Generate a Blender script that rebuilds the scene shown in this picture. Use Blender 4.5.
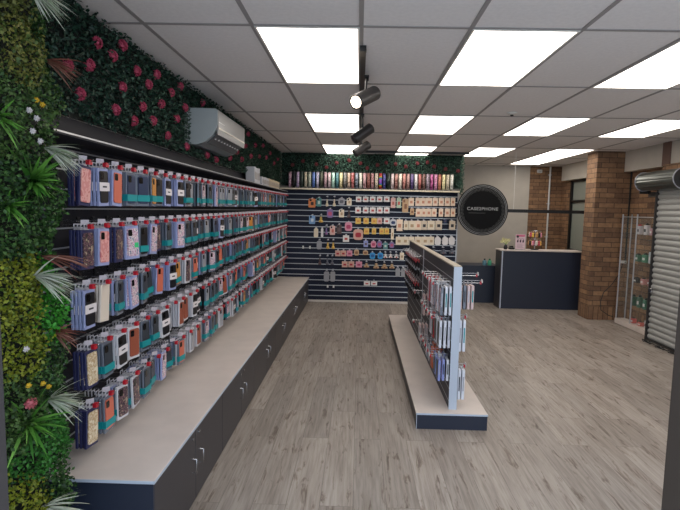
import bpy, math, random
import numpy as np
from mathutils import Vector, Matrix

for o in list(bpy.data.objects):
    bpy.data.objects.remove(o)
SC = bpy.context.scene
COL = SC.collection
PI = math.pi

# ------------------------------------------------------------------ camera
FPX, CX, YAW, PIT, ROL, HC = 484.3, 350.16, -.01727, -.09177, .02086, 1.67
fw = Vector((math.sin(YAW)*math.cos(PIT), math.cos(YAW)*math.cos(PIT), math.sin(PIT)))
r0 = Vector((math.cos(YAW), -math.sin(YAW), 0)); u0 = r0.cross(fw)
rr = r0*math.cos(ROL)+u0*math.sin(ROL); uu = -r0*math.sin(ROL)+u0*math.cos(ROL)
cd = bpy.data.cameras.new('camera'); cam = bpy.data.objects.new('camera', cd); COL.objects.link(cam)
cd.sensor_fit = 'HORIZONTAL'; cd.sensor_width = 36; cd.lens = FPX/680*36; cd.shift_x = -(CX-340)/680
cd.clip_start = .02
m = Matrix((rr, uu, -fw)).transposed().to_4x4(); m.translation = (0, 0, HC); cam.matrix_world = m
SC.camera = cam

# ------------------------------------------------------------------ world, light, exposure
wd = bpy.data.worlds.new('world'); SC.world = wd; wd.use_nodes = True
wd.node_tree.nodes['Background'].inputs[0].default_value = (.72, .84, 1, 1)
wd.node_tree.nodes['Background'].inputs[1].default_value = 2.0
PANEL_POWER = 5.0
vs = SC.view_settings
vs.view_transform = 'Standard'; vs.look = 'None'; vs.gamma = 1; vs.use_curve_mapping = False; vs.exposure = 0

# ------------------------------------------------------------------ helpers
def lin(c):
    return tuple(((v/255)/12.92 if v/255 <= .04045 else ((v/255+.055)/1.055)**2.4) for v in c)
MATS = {}
def mat(name, rgb, rough=.5, metal=0, emis=0, spec=.5, alpha=1, trans=0, coat=0):
    if name in MATS: return MATS[name]
    k = bpy.data.materials.new(name); k.use_nodes = True
    b = k.node_tree.nodes['Principled BSDF']; c = lin(rgb)+(1,)
    b.inputs['Base Color'].default_value = c; b.inputs['Roughness'].default_value = rough
    b.inputs['Metallic'].default_value = metal; b.inputs['Specular IOR Level'].default_value = spec
    b.inputs['Alpha'].default_value = alpha; b.inputs['Transmission Weight'].default_value = trans
    b.inputs['Coat Weight'].default_value = coat
    if emis:
        b.inputs['Emission Color'].default_value = c; b.inputs['Emission Strength'].default_value = emis
    MATS[name] = k
    return k
class NT:
    def __init__(s, m): s.t = m.node_tree; s.b = s.t.nodes['Principled BSDF']
    def n(s, ty, **k):
        x = s.t.nodes.new(ty)
        for a, v in k.items():
            if a.startswith('i_'):
                key = a[2:].replace('_', ' ')
                x.inputs[key].default_value = v
            else: setattr(x, a, v)
        return x
    def l(s, a, b): s.t.links.new(a, b)
    def ramp(s, fac, stops, interp='LINEAR'):
        x = s.t.nodes.new('ShaderNodeValToRGB'); cr = x.color_ramp; cr.interpolation = interp
        while len(cr.elements) < len(stops): cr.elements.new(.5)
        for e, (p, c) in zip(cr.elements, stops):
            e.position = p; e.color = lin(c)+(1,)
        s.l(fac, x.inputs[0]); return x.outputs[0]
    def mix(s, fac, a, b, mode='MIX'):
        x = s.t.nodes.new('ShaderNodeMix'); x.data_type = 'RGBA'; x.blend_type = mode
        for v, i in ((fac, 0), (a, 6), (b, 7)):
            if isinstance(v, (int, float)): x.inputs[i].default_value = v
            elif isinstance(v, tuple): x.inputs[i].default_value = v
            else: s.l(v, x.inputs[i])
        return x.outputs[2]
    def math(s, op, a, b=0, c=None):
        x = s.t.nodes.new('ShaderNodeMath'); x.operation = op
        for v, i in ((a, 0), (b, 1), (c, 2)):
            if v is None: continue
            if isinstance(v, (int, float)): x.inputs[i].default_value = v
            else: s.l(v, x.inputs[i])
        return x.outputs[0]
    def coord(s, kind='Object'): return s.t.nodes.new('ShaderNodeTexCoord').outputs[kind]
    def sep(s, v):
        x = s.t.nodes.new('ShaderNodeSeparateXYZ'); s.l(v, x.inputs[0]); return x.outputs
    def comb(s, a, b, c=0):
        x = s.t.nodes.new('ShaderNodeCombineXYZ')
        for v, i in ((a, 0), (b, 1), (c, 2)):
            if isinstance(v, (int, float)): x.inputs[i].default_value = v
            else: s.l(v, x.inputs[i])
        return x.outputs[0]
    def scale(s, v, sc):
        x = s.t.nodes.new('ShaderNodeVectorMath'); x.operation = 'MULTIPLY'; s.l(v, x.inputs[0]); x.inputs[1].default_value = sc; return x.outputs[0]
    def noise(s, v, scale, detail=2, rough=.5, dist=0):
        x = s.t.nodes.new('ShaderNodeTexNoise'); s.l(v, x.inputs['Vector']); x.inputs['Scale'].default_value = scale
        x.inputs['Detail'].default_value = detail; x.inputs['Roughness'].default_value = rough; x.inputs['Distortion'].default_value = dist
        return x.outputs[0]
    def base(s, c): s.l(c, s.b.inputs['Base Color'])
    def bump(s, h, st=.2, d=.002):
        x = s.t.nodes.new('ShaderNodeBump'); x.inputs['Strength'].default_value = st; x.inputs['Distance'].default_value = d
        s.l(h, x.inputs['Height']); s.l(x.outputs[0], s.b.inputs['Normal'])

class MB:
    """mesh builder: collects shapes, links ONE mesh object"""
    def __init__(s): s.v = []; s.f = []; s.sm = []; s.mi = []; s.cur = 0
    def add(s, vs_, fs, smooth=False):
        o = len(s.v); s.v += [tuple(p) for p in vs_]
        for f in fs: s.f.append(tuple(i+o for i in f)); s.sm.append(smooth); s.mi.append(s.cur)
        return s
    def box(s, x0, x1, y0, y1, z0, z1):
        return s.add([(x0, y0, z0), (x1, y0, z0), (x1, y1, z0), (x0, y1, z0), (x0, y0, z1), (x1, y0, z1), (x1, y1, z1), (x0, y1, z1)],
                     [(0, 3, 2, 1), (4, 5, 6, 7), (0, 1, 5, 4), (1, 2, 6, 5), (2, 3, 7, 6), (3, 0, 4, 7)])
    def cbox(s, x0, x1, y0, y1, z0, z1, c=.004):
        """box with chamfered edges"""
        P = []; idx = {}
        for ix, (xa, sx) in enumerate(((x0, 1), (x1, -1))):
            for iy, (ya, sy) in enumerate(((y0, 1), (y1, -1))):
                for iz, (za, sz) in enumerate(((z0, 1), (z1, -1))):
                    idx[ix, iy, iz, 0] = len(P); P.append((xa, ya+sy*c, za+sz*c))
                    idx[ix, iy, iz, 1] = len(P); P.append((xa+sx*c, ya, za+sz*c))
                    idx[ix, iy, iz, 2] = len(P); P.append((xa+sx*c, ya+sy*c, za))
        F = []
        F += [[idx[0, 0, 0, 0], idx[0, 0, 1, 0], idx[0, 1, 1, 0], idx[0, 1, 0, 0]], [idx[1, 0, 0, 0], idx[1, 1, 0, 0], idx[1, 1, 1, 0], idx[1, 0, 1, 0]]]
        F += [[idx[0, 0, 0, 1], idx[1, 0, 0, 1], idx[1, 0, 1, 1], idx[0, 0, 1, 1]], [idx[0, 1, 0, 1], idx[0, 1, 1, 1], idx[1, 1, 1, 1], idx[1, 1, 0, 1]]]
        F += [[idx[0, 0, 0, 2], idx[0, 1, 0, 2], idx[1, 1, 0, 2], idx[1, 0, 0, 2]], [idx[0, 0, 1, 2], idx[1, 0, 1, 2], idx[1, 1, 1, 2], idx[0, 1, 1, 2]]]
        for a in (0, 1):
            for b in (0, 1):
                F.append([idx[a, b, 0, 0], idx[a, b, 0, 1], idx[a, b, 1, 1], idx[a, b, 1, 0]])
                F.append([idx[a, 0, b, 0], idx[a, 1, b, 0], idx[a, 1, b, 2], idx[a, 0, b, 2]])
                F.append([idx[0, a, b, 1], idx[1, a, b, 1], idx[1, a, b, 2], idx[0, a, b, 2]])
                for c_ in (0, 1): F.append([idx[a, b, c_, 0], idx[a, b, c_, 1], idx[a, b, c_, 2]])
        ctr = Vector(((x0+x1)/2, (y0+y1)/2, (z0+z1)/2)); G = []
        for f in F:
            p = [Vector(P[i]) for i in f]; n = (p[1]-p[0]).cross(p[2]-p[0]); m_ = sum(p, Vector())/len(p)
            G.append(f if n.dot(m_-ctr) > 0 else f[::-1])
        return s.add(P, G)
    def prism(s, pts, axis, a0, a1, smooth=False):
        """2D outline (ccw) extruded along an axis; the outline lies in the other two axes in order"""
        n = len(pts)
        def mk(p, a):
            return (a, p[0], p[1]) if axis == 0 else ((p[0], a, p[1]) if axis == 1 else (p[0], p[1], a))
        V = [mk(p, a0) for p in pts]+[mk(p, a1) for p in pts]
        fl = axis == 1
        F = [tuple(range(n))[::-1], tuple(range(n, 2*n))]+[(i, (i+1) % n, n+(i+1) % n, n+i) for i in range(n)]
        if fl: F = [f[::-1] for f in F]
        if a1 < a0: F = [f[::-1] for f in F]
        o = len(s.f); s.add(V, F)
        if smooth:
            for i in range(o+2, len(s.f)): s.sm[i] = True
        return s
    def cyl(s, p0, p1, r, n=12, r2=None, caps=True):
        p0, p1 = Vector(p0), Vector(p1); d = (p1-p0).normalized(); a = d.orthogonal().normalized(); b = d.cross(a)
        r2 = r if r2 is None else r2
        V = [p0+(a*math.cos(2*PI*i/n)+b*math.sin(2*PI*i/n))*r for i in range(n)]+[p1+(a*math.cos(2*PI*i/n)+b*math.sin(2*PI*i/n))*r2 for i in range(n)]
        s.add(V, [(i, (i+1) % n, n+(i+1) % n, n+i) for i in range(n)], True)
        if caps: s.add(V, [tuple(range(n))[::-1], tuple(range(n, 2*n))])
        return s
    def tube(s, pts, r, n=6):
        pts = [Vector(p) for p in pts]; rings = []; a = None
        for i, p in enumerate(pts):
            d = (pts[min(i+1, len(pts)-1)]-pts[max(i-1, 0)]).normalized()
            a = d.orthogonal().normalized() if a is None else (a-d*a.dot(d)).normalized()
            b = d.cross(a); rings.append([p+(a*math.cos(2*PI*k/n)+b*math.sin(2*PI*k/n))*r for k in range(n)])
        V = [q for R in rings for q in R]; F = []
        for i in range(len(pts)-1):
            for k in range(n): F.append((i*n+k, i*n+(k+1) % n, (i+1)*n+(k+1) % n, (i+1)*n+k))
        s.add(V, F, True); s.add(V, [tuple(range(n))[::-1], tuple(range(len(V)-n, len(V)))])
        return s
    def lathe(s, c, prof, n=16):
        V = []; F = []
        for (r, z) in prof:
            for k in range(n): V.append((c[0]+r*math.cos(2*PI*k/n), c[1]+r*math.sin(2*PI*k/n), c[2]+z))
        for i in range(len(prof)-1):
            for k in range(n): F.append((i*n+k, i*n+(k+1) % n, (i+1)*n+(k+1) % n, (i+1)*n+k))
        return s.add(V, F, True)
    def mesh(s, name, *ms):
        me = bpy.data.meshes.new(name); me.from_pydata(s.v, [], s.f)
        for k in ms: me.materials.append(k)
        me.polygons.foreach_set('use_smooth', s.sm); me.polygons.foreach_set('material_index', s.mi); me.update()
        return me
    def build(s, name, ms, parent=None, loc=None):
        if not isinstance(ms, (list, tuple)): ms = [ms]
        return link(name, s.mesh(name, *ms), parent, loc)
def link(name, me, parent=None, loc=None):
    o = bpy.data.objects.new(name, me); COL.objects.link(o)
    if parent: o.parent = parent
    if loc: o.location = loc
    return o
def empty(name, loc=(0, 0, 0), rz=0):
    o = bpy.data.objects.new(name, None); o.empty_display_size = .05; COL.objects.link(o); o.location = loc; o.rotation_euler.z = rz
    return o
def tag(o, label, cat, group=None, kind=None):
    o['label'] = label; o['category'] = cat
    if group: o['group'] = group
    if kind: o['kind'] = kind
    return o
def struct(o, label=None):
    o['kind'] = 'structure'
    if label: o['label'] = label
    return o
def dup(o, parent=None):
    c = o.copy(); COL.objects.link(c)
    if parent: c.parent = parent
    for ch in KIDS.get(o.name, ()): dup(ch, c)
    return c
KIDS = {}
def index(o):
    KIDS[o.name] = list(o.children)
    for ch in o.children: index(ch)
def rrect(w, h, r, cx=0, cy=0, n=4):
    P = []
    for (sx, sy, a0) in ((1, 1, 0), (-1, 1, 90), (-1, -1, 180), (1, -1, 270)):
        for k in range(n+1):
            a = math.radians(a0+90*k/n); P.append((cx+sx*(w/2-r)+r*math.cos(a), cy+sy*(h/2-r)+r*math.sin(a)))
    return P
ONES = ['', 'first', 'second', 'third', 'fourth', 'fifth', 'sixth', 'seventh', 'eighth', 'ninth', 'tenth', 'eleventh', 'twelfth', 'thirteenth', 'fourteenth', 'fifteenth', 'sixteenth', 'seventeenth', 'eighteenth', 'nineteenth']
TENS = {2: 'twent', 3: 'thirt', 4: 'fort', 5: 'fift', 6: 'sixt'}
def nth(n):
    if n < 20: return ONES[n]
    t, u = divmod(n, 10)
    return TENS[t]+('ieth' if u == 0 else 'y-'+ONES[u])
W = Vector

# ------------------------------------------------------------------ materials
def floor_mat():
    k = mat('oak_laminate', (150, 140, 130), .42); t = NT(k); v = t.sep(t.coord())
    br = t.n('ShaderNodeTexBrick', offset=.37, offset_frequency=2)
    t.l(t.comb(v[1], v[0]), br.inputs['Vector'])
    for a, b in (('Scale', 1), ('Mortar Size', .0016), ('Brick Width', 1.3), ('Row Height', .19), ('Mortar Smooth', .1), ('Bias', 0)): br.inputs[a].default_value = b
    br.inputs['Color1'].default_value = (0, 0, 0, 1); br.inputs['Color2'].default_value = (1, 1, 1, 1); br.inputs['Mortar'].default_value = (.5, .5, .5, 1)
    rnd = t.sep(br.outputs['Color'])[0]
    off = t.math('MULTIPLY', rnd, 9.7)
    p = t.comb(t.math('ADD', v[0], off), t.math('ADD', v[1], off))
    grain = t.noise(t.scale(p, (60, 3, 1)), 1, 4, .6)
    cloud = t.noise(t.scale(p, (6, .9, 1)), 1, 3, .55, .1)
    knots = t.noise(t.scale(p, (22, 3.4, 1)), 1, 4, .68, .5)
    c = t.ramp(cloud, [(.3, (158, 148, 139)), (.5, (171, 162, 154)), (.72, (182, 174, 167))])
    g = t.ramp(grain, [(.3, (190, 186, 183)), (.6, (255, 255, 255))])
    c = t.mix(.75, c, g, 'MULTIPLY')
    kf = t.ramp(knots, [(.56, (255, 255, 255)), (.63, (196, 186, 178)), (.70, (134, 120, 110)), (.8, (84, 72, 64))])
    c = t.mix(.85, c, kf, 'MULTIPLY')
    tone = t.ramp(rnd, [(0, (226, 224, 222)), (1, (255, 253, 250))])
    c = t.mix(1, c, tone, 'MULTIPLY')
    c = t.mix(t.math('MULTIPLY', br.outputs['Fac'], .55), c, lin((80, 72, 66))+(1,))
    t.base(c); t.bump(grain, .1, .001)
    return k
def brick_mat():
    k = mat('clay_brick', (150, 105, 70), .85); t = NT(k); v = t.sep(t.coord())
    def layer(vec, bw, rh, off):
        b = t.n('ShaderNodeTexBrick', offset=off)
        t.l(vec, b.inputs['Vector'])
        for a, c in (('Scale', 1), ('Mortar Size', .005), ('Brick Width', bw), ('Row Height', rh), ('Mortar Smooth', .2), ('Bias', 0)): b.inputs[a].default_value = c
        b.inputs['Color1'].default_value = lin((172, 136, 102))+(1,); b.inputs['Color2'].default_value = lin((126, 98, 77))+(1,)
        b.inputs['Mortar'].default_value = lin((84, 68, 56))+(1,)
        return b
    h = t.math('ADD', v[0], v[1])
    a = layer(t.comb(h, v[2]), .24, .078, .5)
    b = layer(t.comb(h, t.math('ADD', v[2], .02)), .078, .235, 0)
    low = t.math('LESS_THAN', v[2], .215)
    c = t.mix(low, a.outputs['Color'], b.outputs['Color'])
    n = t.noise(t.coord(), 26, 4)
    c = t.mix(.5, c, t.ramp(n, [(.3, (190, 180, 175)), (.7, (255, 255, 255))]), 'MULTIPLY')
    n2 = t.noise(t.coord(), 5, 2)
    c = t.mix(.35, c, t.ramp(n2, [(.35, (170, 150, 150)), (.65, (255, 245, 235))]), 'MULTIPLY')
    t.base(c)
    t.bump(t.mix(low, a.outputs['Fac'], b.outputs['Fac']), -.6, .006)
    return k
def noisy(name, rgb, amt=.12, scale=3, rough=.6, **kw):
    if name in MATS: return MATS[name]
    k = mat(name, rgb, rough, **kw); t = NT(k); n = t.noise(t.coord(), scale, 3)
    hi = tuple(min(255, v*(1+amt)) for v in rgb); lo = tuple(v*(1-amt) for v in rgb)
    t.base(t.ramp(n, [(.35, lo), (.65, hi)])); return k
def print_mat(name, cols, scale=40, kind='noise', rough=.35):
    """printed pattern in object space"""
    if name in MATS: return MATS[name]
    k = mat(name, cols[0], rough); t = NT(k); v = t.coord()
    if kind == 'voronoi':
        x = t.n('ShaderNodeTexVoronoi'); t.l(v, x.inputs['Vector']); x.inputs['Scale'].default_value = scale
        f = t.sep(x.outputs['Color'])[0]
    elif kind == 'bands':
        x = t.n('ShaderNodeTexWave', bands_direction='Z'); t.l(v, x.inputs['Vector']); x.inputs['Scale'].default_value = scale; x.inputs['Distortion'].default_value = 3
        f = x.outputs[1]
    else: f = t.noise(v, scale, 2, .5, .5)
    n = len(cols); lo, hi = (.32, .68) if kind == 'noise' else (0, 1)
    t.base(t.ramp(f, [(lo+(hi-lo)*i/n, c) for i, c in enumerate(cols)], 'CONSTANT'))
    return k
def leaf_mat(name, cols, rough=.5):
    k = mat(name, cols[0], rough, spec=.3); t = NT(k); g = t.n('ShaderNodeNewGeometry')
    n = len(cols)
    t.base(t.ramp(g.outputs['Random Per Island'], [(i/max(1, n-1), c) for i, c in enumerate(cols)])); return k

M_floor = floor_mat(); M_brick = brick_mat()
M_ceil = noisy('ceiling_tile', (232, 228, 226), .012, 40, .9)
M_tbar = mat('grid_metal', (150, 146, 144), .6)
M_panel = mat('light_diffuser', (255, 247, 237), .4, emis=PANEL_POWER)
M_frame = mat('fitting_white', (215, 212, 205), .5)
M_cream = noisy('cream_plaster', (188, 181, 171), .02, 4, .85)
M_navy = mat('navy_laminate', (36, 43, 60), .45)
M_slat = mat('slatwall_navy', (30, 36, 56), .55, spec=.3)
M_slatd = mat('slatwall_charcoal', (44, 44, 49), .6, spec=.2)
M_alu = mat('aluminium', (196, 198, 202), .38, .6)
M_char = mat('charcoal_laminate', (58, 56, 60), .4)
M_lam = noisy('bench_laminate', (214, 202, 194), .02, 6, .35)
M_edge = mat('pale_edging', (190, 200, 214), .4)
M_black = mat('black_metal', (14, 14, 15), .45)
M_blk = mat('black_plastic', (20, 20, 22), .4)
M_chrome = mat('chrome', (205, 205, 208), .22, 1)
M_white = mat('white_plastic', (222, 222, 220), .4)
M_dkgrey = mat('dark_grey_metal', (66, 64, 64), .42, .5)
M_post = mat('frame_grey', (72, 70, 72), .5)
M_post2 = mat('frame_brown', (70, 62, 56), .5)
M_red = mat('red_lock', (190, 26, 44), .4)
M_tag = mat('tag_card', (200, 190, 194), .5)
M_teal = mat('teal_band', (8, 142, 146), .45)
M_pink = mat('pink_card', (228, 150, 176), .5)
M_glass = mat('clear_glass', (225, 240, 235), .05, alpha=.03, spec=.1)
M_timber = mat('brown_timber', (104, 78, 68), .7)

# ================================================================== THE SETTING
CEIL = 2.674; XL = -1.46; XR = 4.25; YF = 1.0; YB = 8.73; YR = 10.4
struct(MB().box(XL-.2, XR+.2, -.6, YR+.2, -.05, 0).build('floor', M_floor))
struct(MB().box(XL-.2, XR+.2, YF, YR+.2, CEIL, CEIL+.05).build('ceiling', M_ceil))
g = MB()
GX, GY = -.012, 2.75
for k in range(-2, 8):
    x = GX+.6*k; g.box(x-.012, x+.012, YF, YR, CEIL-.004, CEIL-.0005)
for j in range(-1, 7):
    y = GY+1.2*j; g.box(XL, XR, y-.012, y+.012, CEIL-.0045, CEIL-.0008)
struct(g.build('trim_1', M_tbar), 'grey grid bars between the ceiling tiles')
# left wall: plaster with charcoal slat boards
wl = struct(MB().box(XL-.12, XL-.012, YF, YB, 0, CEIL).build('wall_left', M_cream))
sl = MB().box(XL-.012, XL, 1.98, YB, .45, 2.10).build('slat_board', M_slatd, wl)
gr = MB()
for i in range(16): z = .49+.0966*i; gr.box(XL, XL+.003, 1.99, YB-.002, z-.004, z+.004)
gr.build('groove_strip', M_alu, wl)
# partition with the navy slatwall
wb = struct(MB().box(XL-.12, 1.76, YB+.012, YB+.1, 0, CEIL).build('wall_back', M_cream))
MB().box(XL, 1.76, YB, YB+.012, .035, 2.045).build('slat_board', M_slat, wb)
gr = MB()
for i in range(20): z = 1.946-.0966*i; gr.box(XL, 1.745, YB-.004, YB, z-.007, z+.007)
gr.build('groove_strip', M_alu, wb)
MB().box(1.745, 1.762, YB-.012, YB+.1, .035, 2.045).build('edge_trim', M_alu, wb)
struct(MB().box(XL, 1.76, YB-.015, YB, 0, .036).build('baseboard_back', mat('skirting_white', (214, 208, 202), .5)))
struct(MB().box(1.65, 1.76, YB+.1, YR, 0, CEIL).build('wall_partition', M_cream))
struct(MB().box(1.76, 3.58, YR, YR+.12, 0, CEIL).build('wall_rear', M_cream))
struct(MB().box(3.58, XR+.12, YR-.02, YR+.12, 0, CEIL).build('wall_rear_brick', M_brick))
# right wall: brick, window, white bulkhead, wall behind the shutter
wr = MB().box(XR, XR+.12, 9.93, YR-.02, 0, CEIL).box(XR, XR+.12, 6.6, 8.3, 0, CEIL).box(XR, XR+.12, 8.3, 9.93, 0, .95).box(XR, XR+.12, 8.3, 9.93, 2.37, CEIL)
wr.box(4.02, XR+.12, YF, 6.6, 0, 2.359)
struct(wr.build('wall_right', M_brick))
struct(MB().box(4.13, XR, YF, 10.12, 2.36, CEIL).build('wall_bulkhead', M_cream))
struct(MB().box(4.11, 4.13, 6.62, 6.78, 2.36, CEIL).build('trim_2', M_timber), 'brown timber strip on the white bulkhead above the roller shutter')
win = struct(MB().box(XR+.03, XR+.045, 8.3, 9.93, .95, 2.37).build('window_1', mat('frosted_glass', (142, 148, 140), .25)), 'pale green frosted window behind the brick pillar')
f = MB()
for (a, b, c, d) in ((8.3, 9.93, .95, 1.0), (8.3, 9.93, 2.32, 2.37), (8.3, 8.36, .95, 2.37), (9.87, 9.93, .95, 2.37), (8.3, 9.93, 1.925, 1.965)): f.box(XR-.01, XR+.06, a, b, c, d)
f.build('window_frame', M_black, win)
struct(MB().box(3.705, 4.27, 7.75, 8.09, 0, CEIL-.001).build('wall_pillar', M_brick), 'square brick pillar between counter and shutter')
# opening the photographer stands in
struct(MB().box(-.89, -.782, .97, 1.03, 0, 2.6).build('trim_3', M_post), 'grey doorway post at the left edge')
struct(MB().box(.683, .80, .97, 1.03, 0, 2.6).build('trim_4', M_post2), 'brown grey doorway post at the lower right corner')

# ceiling light panels
def light_panel(c, r, label):
    x0 = GX+.6*c+.02; x1 = GX+.6*(c+1)-.02; y0 = GY+1.2*r+.02; y1 = GY+1.2*(r+1)-.02
    t = empty('ceiling_light', ((x0+x1)/2, (y0+y1)/2, CEIL)); hx = (x1-x0)/2; hy = (y1-y0)/2
    MB().box(-hx, hx, -hy, hy, -.006, -.0052).build('diffuser', M_panel, t)
    f = MB(); w = .012
    f.box(-hx-w, hx+w, -hy-w, -hy, -.009, -.001).box(-hx-w, hx+w, hy, hy+w, -.009, -.001).box(-hx-w, -hx, -hy, hy, -.009, -.001).box(hx, hx+w, -hy, hy, -.009, -.001)
    f.build('frame', M_frame, t)
    tag(t, label, 'ceiling light', 'ceiling light panels')
rows = {0: 'row nearest the doorway', 2: 'second row back', 4: 'third row back', 5: 'last row, over the reception'}
colsn = {-1: 'over the left aisle', 1: 'right of the spotlight track', 3: 'over the right floor', 5: 'beside the brick pillar'}
for c, r in ((-1, 0), (1, 0), (3, 0), (-1, 2), (1, 2), (3, 2), (5, 2), (-1, 4), (1, 4), (3, 4), (5, 4), (5, 5)):
    light_panel(c, r, 'glowing ceiling light panel %s, %s' % (colsn[c], rows[r]))
light_panel(5, 0, 'glowing ceiling light panel beside the shutter, row nearest the doorway')

# ================================================================== BENCH ALONG THE LEFT WALL
BY0, BY1, BX, BZ = 2.05, 8.70, -.90, .45
bt = MB().cbox(XL+.001, BX+.012, BY0-.008, BY1, BZ-.0165, BZ, .002).build('bench_top', M_lam)
tag(bt, 'long cream bench top under the wall of phone cases', 'bench top')
MB().box(XL+.002, BX+.0125, BY0-.0095, BY0-.0081, BZ-.0155, BZ-.002).build('end_edging', M_edge, bt)
MB().box(BX+.0121, BX+.0135, BY0-.008, BY1, BZ-.0155, BZ-.002).build('front_edging', M_edge, bt)
units = [BY0, 3.08+.0, 4.15, 5.26, 6.32, 7.4, BY1]
units = [BY0+.02, 3.1, 4.15, 5.2, 6.25, 7.4, BY1]
units = [BY0, 3.10, 4.15, 5.25, 6.35, 7.5, BY1]
def handle(mb, x, y, z):
    mb.tube([(x, y, z+.04), (x+.026, y, z+.04), (x+.026, y, z-.04), (x, y, z-.04)], .003, 8)
where = ['nearest the plant wall', 'second from the plant wall', 'third from the plant wall', 'fourth from the plant wall', 'fifth from the plant wall', 'at the far end by the navy wall']
mids = [2.62, None, 4.755, 5.77, 6.8, None]
units = [BY0, 4.15, 5.27, 6.28, 7.4, BY1]
mids = [2.62, 4.755, 5.77, 6.8, 7.9]
# first stretch holds two doored pairs (handles at 2.62 and 3.70)
units = [BY0, 3.16, 4.15, 5.27, 6.28, 7.4, BY1]; mids = [2.62, 3.70, 4.755, 5.77, 6.8, 7.95]
for i in range(6):
    y0, y1, ym = units[i]+.002, units[i+1]-.002, mids[i]
    t = empty('storage_cabinet', (BX-.02, (y0+y1)/2, 0)); ox, oy = -(BX-.02), -(y0+y1)/2
    MB().box(XL+.02, BX-.02, y0, y1, .04, BZ-.024).box(XL+.02, BX-.06, y0, y1, 0, .04).build('carcass', M_char if i else M_navy, t, (ox, oy, 0))
    if i == 0:
        MB().box(XL+.002, BX+.003, y0-.002, y0+.016, 0, BZ-.023).build('end_panel', M_navy, t, (ox, oy, 0))
        y0 += .018
    for a, b, s in ((y0, ym-.0015, -1), (ym+.0015, y1, 1)):
        d = MB().cbox(BX-.019, BX, a, b, .012, BZ-.026, .0015).build('door', M_char, t, (ox, oy, 0))
        h = MB(); handle(h, BX, ym+s*.06, .235); h.build('handle', M_chrome, d)
        MB().cyl((BX-.001, ym+s*.05, .385), (BX+.008, ym+s*.05, .385), .008, 12).build('lock', M_chrome, d)
    tag(t, 'charcoal low cabinet under the cream bench, '+where[i], 'cabinet', 'low cabinets under the bench')

# ================================================================== LEFT WALL SHELF and boxes
ls = MB().cbox(XL+.001, -1.255, 1.99, 8.48, 1.962, 1.980, .002).build('wall_shelf', M_slatd)
tag(ls, 'long narrow dark shelf above the phone cases on the left wall', 'shelf')
MB().box(-1.2549, -1.2515, 1.99, 8.48, 1.971, 1.978).build('front_edging', M_alu, ls)
m1 = mat('grey_white_carton', (196, 196, 200), .5); m2 = mat('cream_carton', (202, 186, 156), .5)
y = 5.98; rnd = random.Random(5)
specs = [(.20, .075, m1, 'tall white')]*4+[(.115, .09, m1, 'short white')]*5+[(.12, .09, m2, 'cream')]*9
for i, (h, w, mm, nm) in enumerate(specs):
    hh = h*(1-.03*(i % 3)); gap = .02 if i in (3, 4) else .008
    if i == 4: y += .12
    if y+w > 8.42: break
    t = empty('product_box', (-1.35, y+w/2, 1.981), rnd.uniform(-.04, .04))
    MB().cbox(-.055, .055, -w/2, w/2, 0, hh, .003).build('carton', mm, t)
    MB().box(.0551, .0557, -w*.32, w*.32, hh*.25, hh*.7).build('label_print', mat('box_print', (150, 140, 135), .6), t)
    MB().box(-.03, .03, -.006, .006, hh+.0002, hh+.001).build('sealing_tape', M_frame, t)
    tag(t, '%s product box on the high left shelf, %s box from its near end' % (nm, nth(i+1)), 'box', 'boxes on the high left shelf')
    y += w+gap

# ================================================================== AIR CONDITIONER
ac = empty('air_conditioner', (XL+.001, 4.03, 2.19)); L = .93
prof = [(0, 0), (.10, -.004), (.17, .018), (.225, .065), (.262, .115), (.275, .16), (.278, .275), (.262, .287), (0, .292)]
M_ac = mat('ac_plastic', (160, 168, 170), .35); M_acf = mat('ac_front', (150, 148, 146), .28)
MB().prism([(p[0], p[1]) for p in prof], 1, .012, L-.012).build('body', M_ac, ac)
for a_, b_ in ((0, .012), (L-.012, L)): MB().prism([(p[0]*1.01, p[1]) for p in prof], 1, a_, b_).build('end_cap', M_ac, ac)
MB().prism([(.279, .08), (.284, .13), (.284, .272), (.279, .28), (.270, .28), (.270, .08)], 1, .01, L-.01).build('front_cover', M_acf, ac)
MB().box(.2842, .2865, .014, L-.014, .125, .139).build('chrome_stripe', mat('stripe_white', (238, 232, 215), .3), ac)
MB().box(.2842, .2855, .02, .20, .178, .186).build('display_strip', M_white, ac)
lv = MB().prism([(.18, .018), (.268, .098), (.272, .094), (.184, .012)], 1, .04, L-.04).build('louvre', mat('louvre_grey', (84, 86, 88), .4), ac)
vn = MB()
for k in range(9): vn.box(.222, .238, .1+.09*k, .108+.09*k, .05, .07)
vn.build('vane', M_white, lv)
tag(ac, 'white wall air conditioner mounted over the flowering ivy on the left wall', 'air conditioner')

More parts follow.
